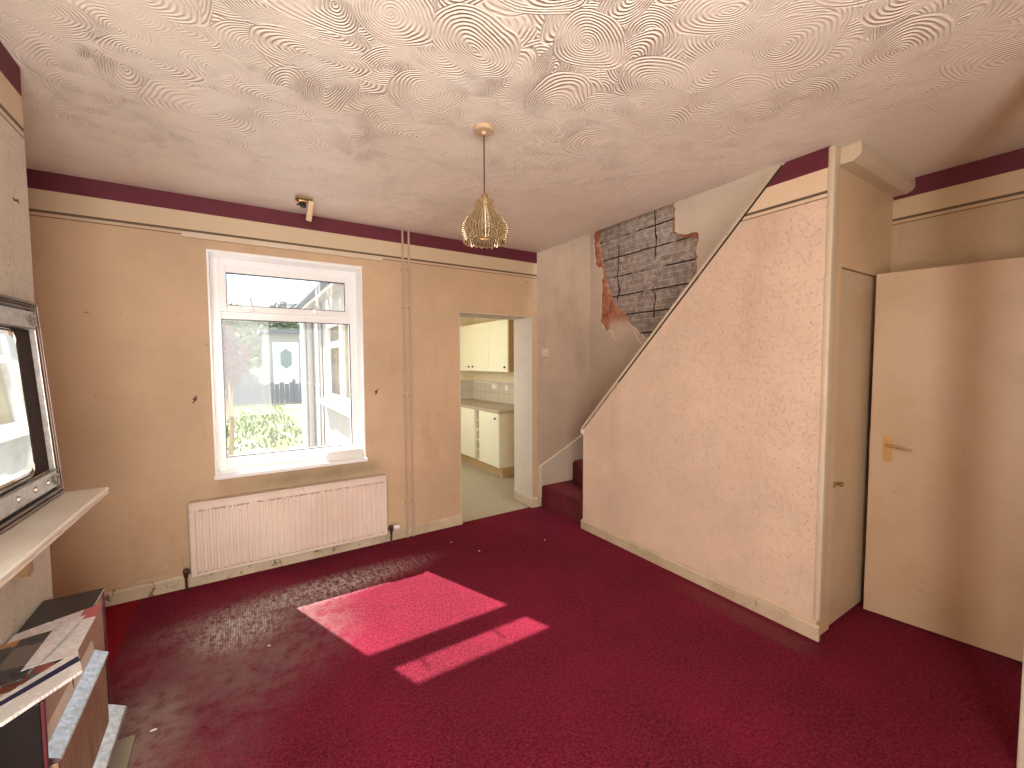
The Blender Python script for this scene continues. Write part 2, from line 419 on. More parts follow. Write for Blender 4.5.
def tube(bm, pts, r, seg=10, cap=True):
    pts = [Vector(p) for p in pts]; rings = []; up = None
    for i, p in enumerate(pts):
        rr = r[i] if isinstance(r, (list, tuple)) else r
        a = pts[max(i-1, 0)]; b = pts[min(i+1, len(pts)-1)]; t = (b-a).normalized()
        if up is None: up = t.orthogonal().normalized()
        up = (up - t*up.dot(t)).normalized(); w = t.cross(up)
        rings.append([bm.verts.new(p+(up*math.cos(2*PI*k/seg)+w*math.sin(2*PI*k/seg))*rr) for k in range(seg)])
    for a, b in zip(rings, rings[1:]):
        for k in range(seg): bm.faces.new([a[k], a[(k+1) % seg], b[(k+1) % seg], b[k]])
    if cap: bm.faces.new(rings[0][::-1]); bm.faces.new(rings[-1])
    return bm
def lathe(bm, prof, c=(0, 0, 0), seg=24, axis='z'):
    rings = []
    for r, h in prof:
        ring = []
        for k in range(seg):
            a = 2*PI*k/seg; p = (r*math.cos(a), r*math.sin(a), h)
            if axis == 'y': p = (p[0], p[2], p[1])
            if axis == 'x': p = (p[2], p[0], p[1])
            ring.append(bm.verts.new((c[0]+p[0], c[1]+p[1], c[2]+p[2])))
        rings.append(ring)
    for a, b in zip(rings, rings[1:]):
        for k in range(seg): bm.faces.new([a[k], a[(k+1) % seg], b[(k+1) % seg], b[k]])
    bm.faces.new(rings[0][::-1]); bm.faces.new(rings[-1])
    return bm
def ball(bm, c, r, seg=10, ring=6, sc=(1, 1, 1)):
    bmesh.ops.create_uvsphere(bm, u_segments=seg, v_segments=ring, radius=r, matrix=Matrix.Translation(c) @ Matrix.Diagonal((*sc, 1)))
    return bm

def obj(name, bm, mat, parent=None, smooth=None, local=False, keep=False):
    if bm.faces: bmesh.ops.recalc_face_normals(bm, faces=bm.faces)
    ps = [v.co for v in bm.verts]
    base = Vector((0, 0, 0))
    if not keep:
        lo = Vector([min(p[i] for p in ps) for i in range(3)]); hi = Vector([max(p[i] for p in ps) for i in range(3)])
        base = Vector(((lo.x+hi.x)/2, (lo.y+hi.y)/2, lo.z))
        bmesh.ops.translate(bm, verts=bm.verts, vec=-base)
    me = bpy.data.meshes.new(name); bm.to_mesh(me); bm.free()
    if isinstance(mat, str): mat = M[mat]
    me.materials.append(mat)
    o = bpy.data.objects.new(name, me); COL.objects.link(o)
    if parent is not None:
        o.parent = parent
        o.location = base if local else base - wloc(parent)
    else: o.location = base
    if smooth:
        me.polygons.foreach_set('use_smooth', [True]*len(me.polygons))
        if smooth is True: smooth = 40
        me.set_sharp_from_angle(angle=math.radians(smooth))
    return o
def wloc(o):
    v = Vector(o.location)
    while o.parent: o = o.parent; v += Vector(o.location)
    return v
def tag(o, label, cat, group=None):
    o['label'] = label; o['category'] = cat
    if group: o['group'] = group
    return o
def thing(name, label, cat, loc, rot=(0, 0, 0), group=None):
    o = bpy.data.objects.new(name, None); COL.objects.link(o); o.empty_display_size = .1
    o.location = loc; o.rotation_euler = rot
    return tag(o, label, cat, group)
def struct(name, bm, mat, parent=None, smooth=None, label=None):
    o = obj(name, bm, mat, parent, smooth, keep=parent is None)
    if parent is None: o['kind'] = 'structure'
    if label: o['label'] = label
    return o

# =============================== the room shell ===============================
bm = B(); box(bm, XL-.12, S3+.12, YF-.12, D+.02, -.12, 0); 
struct('floor', bm, 'carpet')
bm = B(); box(bm, 1.05, 3.62, D+.02, 6.75, -.12, -.003)
struct('floor_kitchen', bm, 'lino')
# ceiling slab, stair opening left free beyond the under-stairs wall
bm = B(); box(bm, XL-.12, S, YF-.12, D+.34, H, H+.24); box(bm, S, S3+.12, YF-.12, 1.06, H, H+.24)
struct('ceiling', bm, 'ceiling')
# window wall with the window and the kitchen doorway cut out
bm = B(); TOP = 4.6
def wall_y(bm, y0, y1, x0, x1, z0, z1, holes):
    xs = sorted({x0, x1, *[h[0] for h in holes], *[h[1] for h in holes]})
    for a, b in zip(xs, xs[1:]):
        hs = sorted([h for h in holes if h[0] <= a and h[1] >= b], key=lambda h: h[2])
        z = z0
        for h in hs:
            if h[2] > z: box(bm, a, b, y0, y1, z, h[2])
            z = h[3]
        if z < z1: box(bm, a, b, y0, y1, z, z1)
wall_y(bm, D, D+.235, XL, S, 0, H+.24, [(WL, WR, WB-.03, WT), (DL, DR, 0, DT)])
wall_y(bm, D+.235, KY, XL, S, 0, H+.24, [(WL, WR, WB-.03, WT+.16), (DL, DR, 0, DT)])
struct('wall_window_side', bm, 'wall_window')
bm = B(); box(bm, S, S2+.15, D, KY, 0, TOP)
struct('wall_stair_foot', bm, wall_mat('stair_foot_wallpaper', (.50, .375, .275), (.5, .4, .3), band=False, wood=.22, smooth=True))
# painted reveal linings
bm = B(); box(bm, DR-.006, DR+.0, D+.001, KY+.002, 0, DT); box(bm, DL, DL+.006, D+.001, KY+.002, 0, DT); box(bm, DL+.006, DR-.006, D+.001, KY+.002, DT-.006, DT)
struct('trim_doorway_reveal', bm, 'reveal')
# chimney breast, alcove, left and front walls
bm = B(); box(bm, XL, BX, .55, BY, 0, H); struct('wall_chimney_breast', bm, 'wall_breast')
bm = B(); box(bm, XL-.12, XL, YF, D, 0, H); struct('wall_left', bm, 'wall_window')
FWL, FWR, FWB, FWT = -1.1, .55, .65, 2.35
bm = B(); wall_y(bm, YF-.12, YF, XL-.12, S3+.12, 0, H, [(FWL, FWR, FWB, FWT)]); struct('wall_front', bm, 'wall_window')
bm = B(); box(bm, 3.34, S3, .10, .225, 0, H); struct('wall_recess_front', bm, 'wall_nook')
# right wall of recess
bm = B(); box(bm, S3, S3+.12, YF, 1.07, 0, H); struct('wall_right', bm, 'wall_nook')

# under-stairs (spandrel) wall
ye, ze, yt = 2.925, .918, 1.246
bm = B(); prism(bm, [(YP+.005, 0), (ye, 0), (ye, ze), (yt, H), (YP+.005, H)], 'x', S, S+.07)
struct('wall_understairs', bm, 'wall_spandrel')
# raking cap on the sloping edge
dv = Vector((yt-ye, H-ze)); dl = dv.length; dn = Vector((-dv.y, dv.x))/dl   # normal
if dn.y < 0: dn = -dn
dd = dv/dl
def rake(a, b, o0, o1, x0, x1):
    p = [Vector((ye, ze))+dd*a+dn*o0, Vector((ye, ze))+dd*b+dn*o0, Vector((ye, ze))+dd*b+dn*o1, Vector((ye, ze))+dd*a+dn*o1]
    return prism(B(), [tuple(q) for q in p], 'x', x0, x1)
struct('trim_rake_gap', rake(.62, dl-.02, .0005, .013, S+.002, S+.068), 'dark')
struct('trim_rake_cap', rake(-.0, dl-.06, .0135, .030, S-.006, S+.082), 'paint')
bm = B(); box(bm, S-.014, S+.085, ye-.02, ye+.022, ze-.035, ze+.006, .004); struct('trim_rake_foot', bm, 'paint_white')

# stairwell walls: bare brick, red undercoat with a hole, finish plaster with a larger hole
bm = B(); box(bm, S2+.024, S2+.15, YP+.055, D, 0, TOP); struct('wall_stair_brick', bm, 'brick')
def jag(pts, n=7, a=.018, seed=1):
    rnd = random.Random(seed); out = []
    for i, p in enumerate(pts):
        q = pts[(i+1) % len(pts)]
        L = math.hypot(q[0]-p[0], q[1]-p[1]); k = max(2, int(L/.03))
        for j in range(k):
            t = j/k; s = a if 0 < j else 0
            out.append((p[0]+(q[0]-p[0])*t+rnd.uniform(-s, s), p[1]+(q[1]-p[1])*t+rnd.uniform(-s, s)))
    return out
def holed(outer, hole, x0, x1):
    bm = B(); loops = [[Vector((p[0], p[1], 0)) for p in outer], [Vector((p[0], p[1], 0)) for p in hole]]
    flat = [v for l in loops for v in l]
    tris = tessellate_polygon(loops)
    va = [bm.verts.new((x0, v.x, v.y)) for v in flat]; vb = [bm.verts.new((x1, v.x, v.y)) for v in flat]
    for t in tris:
        bm.faces.new([va[i] for i in t]); bm.faces.new([vb[i] for i in reversed(t)])
    s = 0
    for l in loops:
        n = len(l)
        for i in range(n):
            a, b = s+i, s+(i+1) % n
            try: bm.faces.new([va[a], va[b], vb[b], vb[a]])
            except ValueError: pass
        s += n
    return bm
brickhole = jag([(3.52, 3.02), (3.49, 2.74), (3.43, 2.53), (3.38, 2.36), (3.28, 2.16), (3.16, 2.06), (3.02, 1.90), (2.86, 1.78), (2.68, 1.74),
                 (2.45, 1.95), (2.33, 2.20), (2.315, 2.37), (2.325, 2.52), (2.315, 2.64), (2.44, 2.66), (2.55, 2.72), (2.56, 3.02)], a=.012, seed=3)
outer = [(YP+.055, 0), (D-.001, 0), (D-.001, TOP), (YP+.055, TOP)]
struct('wall_stair_undercoat', holed(outer, brickhole, S2+.012, S2+.024), 'render')
plhole = jag([(3.60, 3.04), (3.57, 2.64), (3.45, 2.54), (3.47, 2.28), (3.47, 1.97), (3.41, 1.90), (3.32, 1.87), (3.25, 1.77), (3.14, 1.78), (3.08, 1.86), (2.98, 1.83), (2.9, 1.72), (2.60, 1.62),
              (2.36, 1.9), (2.30, 2.20), (2.295, 2.37), (2.31, 2.52), (2.29, 2.66), (2.43, 2.68), (2.53, 2.73), (2.54, 3.04)], a=.014, seed=9)
struct('wall_stairwell', holed(outer, plhole, S2, S2+.012), 'wall_stair')
bm = B(); box(bm, S+.0, S2+.15, YP+.09, YP+.19, H+.24, TOP); box(bm, S-.1, S, YP+.09, KY, H+.24, TOP)
struct('wall_landing', bm, 'wall_stair')
bm = B(); box(bm, S-.1, S2+.15, YP+.09, 1.75, TOP, TOP+.1); box(bm, S-.1, S2+.15, 2.55, KY, TOP, TOP+.1)
struct('ceiling_landing', bm, 'paint_white')

# cupboard face beside the recess
CX0, CX1, CZ = 2.832, 3.368, 2.058
bm = B(); box(bm, S+.001, CX0-.006, YP, YP+.05, 0, H); box(bm, CX0-.006, CX1+.006, YP, YP+.05, CZ+.008, H); box(bm, CX1+.006, S3, YP, YP+.05, 0, H)
struct('wall_cupboard_face', bm, painted('cupboard_surround_paint', (.72, .54, .34), .25))
bm = B(); box(bm, CX0-.05, CX1+.05, YP+.06, YP+.08, 0, CZ+.06); struct('trim_cupboard_shade', bm, 'dark')  # near-black sheet standing in for the shade inside the cupboard
# rounded corner post
bm = B(); box(bm, S-.003, S+.070, YP-.014, YP+.02, .105, H-.001, .012, 3); struct('trim_corner_post', bm, 'paint', smooth=True)
# boxed coving over the cupboard
bm = B(); prism(bm, [(YP, H-.001), (YP-.102, H-.001), (YP-.104, H-.055), (YP-.090, H-.075), (YP-.065, H-.088), (YP, H-.088)], 'x', S+.072, S3)
struct('trim_boxed_coving', bm, 'paint')
# vertical door frame at the near right
bm = B(); box(bm, 2.43, 2.51, .19, .262, 0, H, .008, 3); struct('trim_near_post', bm, 'paint_white', smooth=True)

# skirting boards
def skirt_mat():
    m = NT('grubby_skirting_paint'); x, y, z = m.sep()
    col = m.mix(m.step(m.noise(4, 5, .65), .35, .7), (.60, .50, .36), (.47, .37, .25))
    n = m.noise(16, 4, .7, m.vmath('MULTIPLY', m.P(), (1, 1, .7)))
    rad_zone = m.math('MULTIPLY', m.step(y, 3.55, 3.6), m.step(x, 1.3, 1.0))
    col = m.mix(m.math('MULTIPLY', m.math('MULTIPLY', m.step(n, .56, .64), rad_zone), .8), col, (.10, .06, .035))
    col = m.mix(m.math('MULTIPLY', m.step(n, .60, .68), .5), col, (.22, .14, .08))
    m.bsdf(col, .45, 0, m.bump(m.noise(40, 2), .08, .004)); return m.m
M['skirt'] = skirt_mat()
def skirt(name, bm): return struct(name, bm, 'skirt', smooth=30)
def board_x(bm, x0, x1, y, h=.092, t=.02): prism(bm, [(y, 0), (y-t, 0), (y-t, h-.015), (y-t*.55, h), (y, h)], 'x', x0, x1)
def board_y(bm, y0, y1, x, h=.085, t=.02): prism(bm, [(x, 0), (x-t, 0), (x-t, h-.012), (x-t*.6, h), (x, h)], 'y', y0, y1)
bm = B(); board_x(bm, XL, DL+.005, D); skirt('baseboard_window_side', bm)
bm = B(); board_x(bm, DR-.005, S+.04, D, .10); box(bm, DR-.022, DR-.006, D-.02, KY, 0, .095, .003); skirt('baseboard_doorway', bm)
bm = B(); board_y(bm, YP-.02, ye+.004, S); skirt('baseboard_understairs', bm)
bm = B(); box(bm, BX, BX+.018, 2.30, BY, 0, .09); box(bm, XL, BX, BY, BY+.018, 0, .09); skirt('baseboard_chimney', bm)

# =============================== window ===============================
FY = D+.165     # inner face of the frame
win = thing('window_1', 'white plastic framed window over the radiator with an open fanlight', 'window', (0.367, FY, WB)); 
win['kind'] = 'structure'
for k in ('category',): del win[k]
bm = B()
t = .062
box(bm, WL, WL+t, FY, FY+.07, WB, WT, .004); box(bm, WR-t, WR, FY, FY+.07, WB, WT, .004)
box(bm, WL+t, WR-t, FY, FY+.07, WT-.07, WT, .004); box(bm, WL+t, WR-t, FY, FY+.07, WB, WB+.085, .004)
box(bm, WL+t, WR-t, FY, FY+.07, 1.873, 1.935, .004)
obj('window_frame', bm, 'upvc', win)
bm = B(); s = .048; X0, X1, Z0, Z1 = WL+t-.01, WR-t+.01, 1.925, WT-.06
box(bm, X0, X0+s, FY-.018, FY-.001, Z0, Z1, .004); box(bm, X1-s, X1, FY-.018, FY-.001, Z0, Z1, .004)
box(bm, X0+s, X1-s, FY-.018, FY-.001, Z0, Z0+s, .004); box(bm, X0+s, X1-s, FY-.018, FY-.001, Z1-s, Z1, .004)
sash = obj('fanlight_sash', bm, 'upvc', win)
bm = B(); box(bm, X0+s-.005, X1-s+.005, FY+.02, FY+.026, Z0+.02, Z1-.02); obj('fanlight_glass', bm, 'glass_drip', win)
bm = B(); box(bm, WL+t-.005, WR-t+.005, FY+.02, FY+.026, WB+.075, 1.88); obj('lower_glass', bm, 'glass', win)
bm = B()     # dark rubber glazing bead
g = .005; a0, a1, b0, b1 = WL+t, WR-t, WB+.085, 1.873
for q in ((a0, a0+g, b0, b1), (a1-g, a1, b0, b1), (a0, a1, b0, b0+g), (a0, a1, b1-g, b1)): box(bm, q[0], q[1], FY+.004, FY+.019, q[2], q[3])
a0, a1, b0, b1 = X0+s, X1-s, Z0+s, Z1-s
for q in ((a0, a0+g, b0, b1), (a1-g, a1, b0, b1), (a0, a1, b0, b0+g), (a0, a1, b1-g, b1)): box(bm, q[0], q[1], FY-.012, FY+.019, q[2], q[3])
obj('glazing_seal', bm, 'black', win)
for hx in (.115, .555):
    bm = B(); box(bm, hx-.022, hx+.022, FY-.032, FY-.018, Z0+.006, Z0+.030, .004); tube(bm, [(hx+.004, FY-.036, Z0+.016), (hx-.004, FY-.05, Z0+.06), (hx-.018, FY-.05, Z0+.115)], [.007, .006, .005], 8)
    obj('sash_handle', bm, 'plasticw', win, True)
bm = B(); box(bm, WL-.004, WL+.006, D-.004, FY, WB, WT); box(bm, WR-.006, WR+.004, D-.004, FY, WB, WT); box(bm, WL+.006, WR-.006, D-.004, FY, WT-.006, WT+.004)
obj('reveal_lining', bm, 'upvc', win)
bm = B(); box(bm, WL-.006, WL+.006, D-.006, D-.0005, WB, WT, .002); box(bm, WR-.006, WR+.006, D-.006, D-.0005, WB, WT, .002); box(bm, WL-.006, WR+.006, D-.008, D-.0005, WT-.008, WT+.012, .002)
obj('edge_trim', bm, 'upvc', win)
bm = B(); box(bm, WL-.012, WR+.012, D-.045, FY, WB-.03, WB, .006, 3); obj('window_sill', bm, 'upvc', win, True)
# white plastic tray left on the sill
bm = B(); prism(bm, [(.555, WB+.001), (.868, WB+.001), (.850, WB+.066), (.835, WB+.076), (.605, WB+.076), (.585, WB+.066)], 'y', D+.00, D+.10)
bmesh.ops.bevel(bm, geom=list(bm.edges), offset=.004, segments=2, affect='EDGES')
tag(obj('plastic_vent_cover', bm, 'plasticw', smooth=True), 'white wedge shaped plastic cover lying on the right end of the window sill', 'cover')
# made-up window behind the camera, added as an opening for the fill lamp
fw = thing('window_added', 'added front window behind the viewer, unseen, framing the fill light', 'window', (-.275, YF-.06, FWB)); fw['kind'] = 'structure'; del fw['category']
bm = B()
for q in ((FWL, FWL+.06, FWB, FWT), (FWR-.06, FWR, FWB, FWT), (FWL+.06, FWR-.06, FWB, FWB+.06), (FWL+.06, FWR-.06, FWT-.06, FWT), (-.305, -.245, FWB+.06, FWT-.06)):
    box(bm, q[0], q[1], YF-.1, YF-.04, q[2], q[3], .003)
obj('window_frame', bm, 'upvc', fw)

# curtain batten above the window
bm = B(); box(bm, -.284, 1.053, D-.022, D-.0005, 2.394, 2.430, .003); tag(obj('curtain_batten', bm, 'paint'), 'long painted timber batten fixed on the wall above the window', 'batten')
# curtain tie hooks
for i, (hx, lab) in enumerate(((-.249, 'rusty tie hook on the wall left of the window'), (.981, 'rusty tie hook on the wall between the window and the pipes'))):
    t_ = thing('curtain_hook', lab, 'hook', (hx, D, 1.30))
    bm = B(); lathe(bm, [(.001, 0), (.012, .0), (.012, .003), (.004, .005)], (hx, D-.0055, 1.30), 12, 'y'); obj('back_plate', bm, 'copper', t_, True)
    bm = B(); tube(bm, [(hx, D-.004, 1.30), (hx, D-.018, 1.30), (hx+.002, D-.024, 1.315), (hx+.01, D-.024, 1.325), (hx+.014, D-.022, 1.315)], .0028, 8); tube(bm, [(hx, D-.018, 1.30), (hx-.002, D-.02, 1.285), (hx-.010, D-.02, 1.275), (hx-.016, D-.018, 1.283)], .0028, 8); obj('hook', bm, 'copper', t_, True)
# picture hook nail on chimney breast
bm = B(); tube(bm, [(BX, 2.30, 2.14), (BX+.012, 2.30, 2.143)], .003, 8); tube(bm, [(BX+.006, 2.275, 2.142), (BX+.006, 2.325, 2.139)], .0022, 6)
tag(obj('picture_nail', bm, 'copper'), 'dark picture nail high on the speckled chimney breast', 'nail')

# =============================== radiator ===============================
RX0, RX1, RZ0, RZ1 = -.306, 1.030, .095, .592
RY0, RY1 = D-.105, D-.060
rad = thing('radiator', 'long cream ribbed panel radiator under the window with rusty chips', 'radiator', ((RX0+RX1)/2, D-.08, RZ0))
bm = B(); NR = 34; pts = []
x0, x1 = RX0+.03, RX1-.03; w = (x1-x0)/NR
prof = [(RX0, RY1), (RX0, RY0+.012), (RX0+.006, RY0+.006), (x0-.004, RY0+.004)]
for i in range(NR):
    a = x0+i*w
    prof += [(a+w*.10, RY0+.0055), (a+w*.26, RY0-.007), (a+w*.74, RY0-.007), (a+w*.90, RY0+.0055)]
prof += [(x1+.004, RY0+.004), (RX1-.006, RY0+.006), (RX1, RY0+.012), (RX1, RY1)]
zz0, zz1 = RZ0+.035, RZ1-.05
# ribbed middle
lo = [bm.verts.new((p[0], p[1], zz0)) for p in prof]; hi = [bm.verts.new((p[0], p[1], zz1)) for p in prof]
flatp = [(p[0], max(p[1], RY0+.004)) for p in prof]
lo2 = [bm.verts.new((p[0], p[1], zz0-.014)) for p in flatp]; hi2 = [bm.verts.new((p[0], p[1], zz1+.014)) for p in flatp]
lo3 = [bm.verts.new((p[0], p[1], RZ0+.004)) for p in flatp]; hi3 = [bm.verts.new((p[0], p[1], RZ1-.010)) for p in flatp]
lo4 = [bm.verts.new((p[0], min(p[1]+.006, RY1), RZ0)) for p in flatp]; hi4 = [bm.verts.new((p[0], min(p[1]+.010, RY1), RZ1)) for p in flatp]
rows = [lo4, lo3, lo2, lo, hi, hi2, hi3, hi4]
for a, b in zip(rows, rows[1:]):
    for k in range(len(prof)-1): bm.faces.new([a[k], a[k+1], b[k+1], b[k]])
for a in (lo4, hi4):
    bm.faces.new(a)
bm.faces.new([r[0] for r in rows]+[r[-1] for r in rows[::-1]])
obj('panel', bm, 'radiator', rad, 32)
bm = B(); box(bm, RX0+.004, RX1-.004, RY0+.016, D-.035, RZ1+.0005, RZ1+.008, .002)
for i in range(60):
    xx = RX0+.02+i*(RX1-RX0-.04)/60; box(bm, xx, xx+.006, RY1-.03, D-.045, RZ1+.0085, RZ1+.012)
obj('top_grille', bm, 'radiator', rad)
for bx in (RX0+.2, RX1-.2):
    bm = B(); box(bm, bx-.02, bx+.02, RY1, D, RZ0+.05, RZ1-.05, .002); obj('wall_bracket', bm, 'radiator', rad)
def valve(x, sgn, knob):
    # tail pipe up from the floor, elbow body, union to the radiator
    y = RY0+.03
    bm = B(); tube(bm, [(x, y, 0), (x, y, RZ0+.02)], .0078, 10); pp = obj('tail_pipe', bm, 'copper', rad, True)
    bm = B(); lathe(bm, [(.010, -.03), (.014, -.02), (.014, .0), (.017, .006), (.017, .022), (.012, .03)], (x, y, RZ0+.03), 12)
    tube(bm, [(x, y, RZ0+.035), (x-sgn*.055, y, RZ0+.035)], [.012, .009], 10); lathe(bm, [(.014, -.006), (.016, 0), (.014, .008)], (x-sgn*.03, y, RZ0+.035), 6, 'x')
    v = obj('valve', bm, 'copper', rad, True)
    if knob:
        bm = B(); lathe(bm, [(.012, 0), (.020, .006), (.021, .045), (.017, .052)], (x+.018, y, RZ0+.037), 14, 'x'); k = obj('valve_cap', bm, 'plasticw', rad, True); k['label'] = 'white plastic valve cap'
valve(RX0-.028, -1, False); valve(RX1+.035, 1, True)

# heating pipes by the window
for px, z1, lab in ((1.222, H, 'left of the two vertical painted heating pipes beside the radiator'), (1.276, H, 'right of the two vertical painted heating pipes, nearer the doorway')):
    t_ = thing('heating_pipe', lab, 'pipe', (px, D-.03, 0), group='vertical heating pipes')
    bm = B(); tube(bm, [(px, D-.030, 0), (px, D-.030, .9), (px+.001, D-.029, 1.8), (px, D-.030, H)], .0085, 12); obj('pipe', bm, 'pipe', t_, True)
    for cz in (.32, 1.25, 2.02, 2.34):
        bm = B(); box(bm, px-.012, px+.012, D-.024, D-.0005, cz-.008, cz+.008, .002); lathe(bm, [(.0088, -.011), (.0115, -.008), (.0115, .008), (.0088, .011)], (px, D-.030, cz), 14); obj('pipe_clip', bm, 'pipe', t_, True)

# light switch by the stairs
sw = thing('light_switch', 'small painted over light switch on the wall between doorway and stairs', 'switch', (2.766, D, 1.595))
bm = B(); box(bm, 2.722, 2.808, D-.010, D-.0002, 1.597, 1.683, .003); obj('switch_plate', bm, 'plastic', sw, True)
for q in (2.752, 2.778):
    bm = B(); box(bm, q-.006, q+.006, D-.015, D-.0102, 1.628, 1.652, .002); obj('rocker', bm, 'plastic', sw, True)

# loose cable and lifted paper by the skirting left of the radiator
bm = B(); tube(bm, [(-.66, D-.027, .10), (-.60, D-.030, .125), (-.52, D-.028, .155), (-.46, D-.024, .175), (-.43, D-.012, .19), (-.428, D, .192)], .004, 8); tube(bm, [(-.60, D-.033, .118), (-.54, D-.031, .130), (-.47, D-.031, .128)], .003, 6)
tag(obj('loose_cable', bm, 'paint'), 'loose painted cable lying along the skirting left of the radiator', 'cable')

# =============================== stairs ===============================
st = thing('staircase', 'narrow staircase with dark red carpet turning up behind the understairs wall', 'staircase', (3.03, 3.0, 0))
def riser_poly(name, pts, z0, z1):
    bm = prism(B(), pts, 'z', z0, z1)
    es = [e for e in bm.edges if abs(e.verts[0].co.z-z1) < 1e-5 and abs(e.verts[1].co.z-z1) < 1e-5]
    bmesh.ops.bevel(bm, geom=es, offset=.018, segments=3, affect='EDGES')
    return obj(name, bm, 'stair_carpet', st, 50)
E0 = S+.072; E1 = S2-.002
riser_poly('step', [(2.700, D-.001), (2.738, ye+.002), (E0, ye-.002), (E1, ye-.002), (E1, D-.001)], .001, .218)
riser_poly('step', [(3.150, D-.001), (2.80, ye+.006), (E0+.01, ye-.03), (E1, ye-.03), (E1, D-.001)], .219, .432)
riser_poly('step', [(E1, 3.33), (E0, ye-.02), (E0, ye-.10), (E1, ye-.10)], .433, .645)
z = .645; y = ye-.02
for i in range(7):
    riser_poly('step', [(E0, y), (E1, y), (E1, y-.235), (E0, y-.235)], z-.05, z+.21); z += .21; y -= .203
# string board along the window wall
bm = B(); prism(bm, [(S+.002, 0), (S+.045, 0), (S+.045, .219), (3.15, .219), (3.15, .433), (E1, .433), (E1, .76), (2.712, .435), (S+.002, .425)], 'y', D-.022, D-.0005)
obj('string_board', bm, 'wall_stair', st)
bm = B(); tube(bm, [(S+.002, D-.012, .427), (2.712, D-.012, .437), (E1, D-.012, .762)], .011, 8); box(bm, S+.0, S+.042, D-.03, D-.0005, .095, .425, .004)
o = obj('string_moulding', bm, 'paint', st, True)

# =============================== doors ===============================
# under-stairs cupboard door
d2 = bpy.data.objects.new('door_2', None); COL.objects.link(d2); d2.location = (CX0, YP, 0); d2['kind'] = 'structure'; d2['label'] = 'narrow flush cupboard door under the stairs'
bm = B(); box(bm, CX0, CX1, YP+.004, YP+.036, .012, CZ, .002); obj('door_leaf', bm, 'paint_cup', d2)
bm = B(); lathe(bm, [(.006, .03), (.006, .012), (.013, .006), (.014, -.002), (.008, -.01)], (CX0+.035, YP-.022, .845), 14, 'y'); box(bm, CX0-.014, CX0+.006, YP-.008, YP, .83, .86, .002); obj('knob', bm, 'brass', d2, True)
# open room door
P0 = Vector((3.221, .985)); P1 = Vector((3.338, .232)); dv = (P1-P0).normalized(); ang = math.atan2(dv.y, dv.x); DWid = (P1-P0).length
d1 = bpy.data.objects.new('door_1', None); COL.objects.link(d1); d1.location = (P0.x, P0.y, .008); d1.rotation_euler = (0, 0, ang); d1['kind'] = 'structure'; d1['label'] = 'plain flush room door standing open in the recess, brown cream paint'
bm = B(); box(bm, 0, DWid, 0, .040, 0, 2.052, .003); dleaf = obj('door_leaf', bm, 'paint_door', d1, local=True)
HZ = 1.022
def hd(bm, name, mat='brass'): return obj(name, bm, mat, d1, True, local=True)
bm = B(); prism(bm, [(.062, HZ-.080), (.082, HZ-.088), (.102, HZ-.080), (.102, HZ+.068), (.092, HZ+.076), (.072, HZ+.076), (.062, HZ+.068)], 'y', -.004, -.0002)
for q in (HZ+.055, HZ-.068): lathe(bm, [(.004, -.003), (.004, .001)], (.075, -.004, q), 8, 'y')
hd(bm, 'handle_plate')
bm = B(); lathe(bm, [(.009, .0), (.009, .03)], (.082, -.036, HZ+.02), 12, 'y'); tube(bm, [(.078, -.037, HZ+.02), (.12, -.040, HZ+.016), (.165, -.042, HZ+.006), (.195, -.040, HZ+.004)], [.008, .007, .006, .004], 10); hd(bm, 'lever')
bm = B(); box(bm, -.003, -.0002, .008, .032, HZ-.05, HZ+.09, .0008); hd(bm, 'latch_plate')

# =============================== ceiling fittings ===============================
LX, LY = 1.04, 1.855
lamp = thing('pendant_lamp', 'beaded glass pendant lamp hanging from the ceiling rose', 'lamp', (LX, LY, 2.12))
bm = B(); lathe(bm, [(.047, -.0005), (.047, -.017), (.044, -.020), (.014, -.022), (.010, -.034)][::-1], (LX, LY, H), 32); obj('ceiling_rose', bm, plain('aged_cream_rose', (.56, .40, .26), .45), lamp, True)
bm = B(); tube(bm, [(LX, LY, H-.03), (LX-.001, LY, 2.5), (LX, LY, 2.35)], .0032, 8); obj('cord', bm, 'copper', lamp, True)
bm = B(); lathe(bm, [(.006, .03), (.014, .024), (.018, .006), (.018, -.03), (.021, -.036), (.021, -.045)][::-1], (LX, LY, 2.338), 18); obj('lamp_holder', bm, 'brass', lamp, True)
bm = B(); lathe(bm, [(.004, -.055), (.020, -.048), (.030, -.028), (.028, -.006), (.016, .02), (.013, .04)], (LX, LY, 2.255), 18); obj('bulb', bm, plain('pearl_bulb', (.72, .68, .60), .2), lamp, True)
def prof_r(t):   # t 0 top .. 1 bottom
    ks = [(0, .040), (.10, .046), (.18, .040), (.30, .060), (.48, .090), (.66, .110), (.80, .114), (.92, .108), (1, .098)]
    for (a, ra), (b, rb) in zip(ks, ks[1:]):
        if t <= b: u = (t-a)/(b-a); u = u*u*(3-2*u)*.4+u*.6; return ra+(rb-ra)*u
    return ks[-1][1]
ZT, ZB = 2.328, 2.143
bm = B()
for t in (0, .15, .80):
    r = prof_r(t)-.003; z = ZT+(ZB-ZT)*t; tube(bm, [(LX+r*math.cos(a*PI/16), LY+r*math.sin(a*PI/16), z) for a in range(33)], .0022, 6)
for k in range(6):
    a = k*PI/3; tube(bm, [(LX+(prof_r(t/14*.8)-.003)*math.cos(a), LY+(prof_r(t/14*.8)-.003)*math.sin(a), ZT+(ZB-ZT)*t/14*.8) for t in range(15)], .0018, 6)
for k in range(3):
    a = k*2*PI/3; tube(bm, [(LX+.018*math.cos(a), LY+.018*math.sin(a), ZT+.002), (LX+.04*math.cos(a), LY+.04*math.sin(a), ZT)], .0018, 6)
obj('wire_frame', bm, 'brass', lamp, True)
NS = 23; strings = None
bm = B(); nb = 15
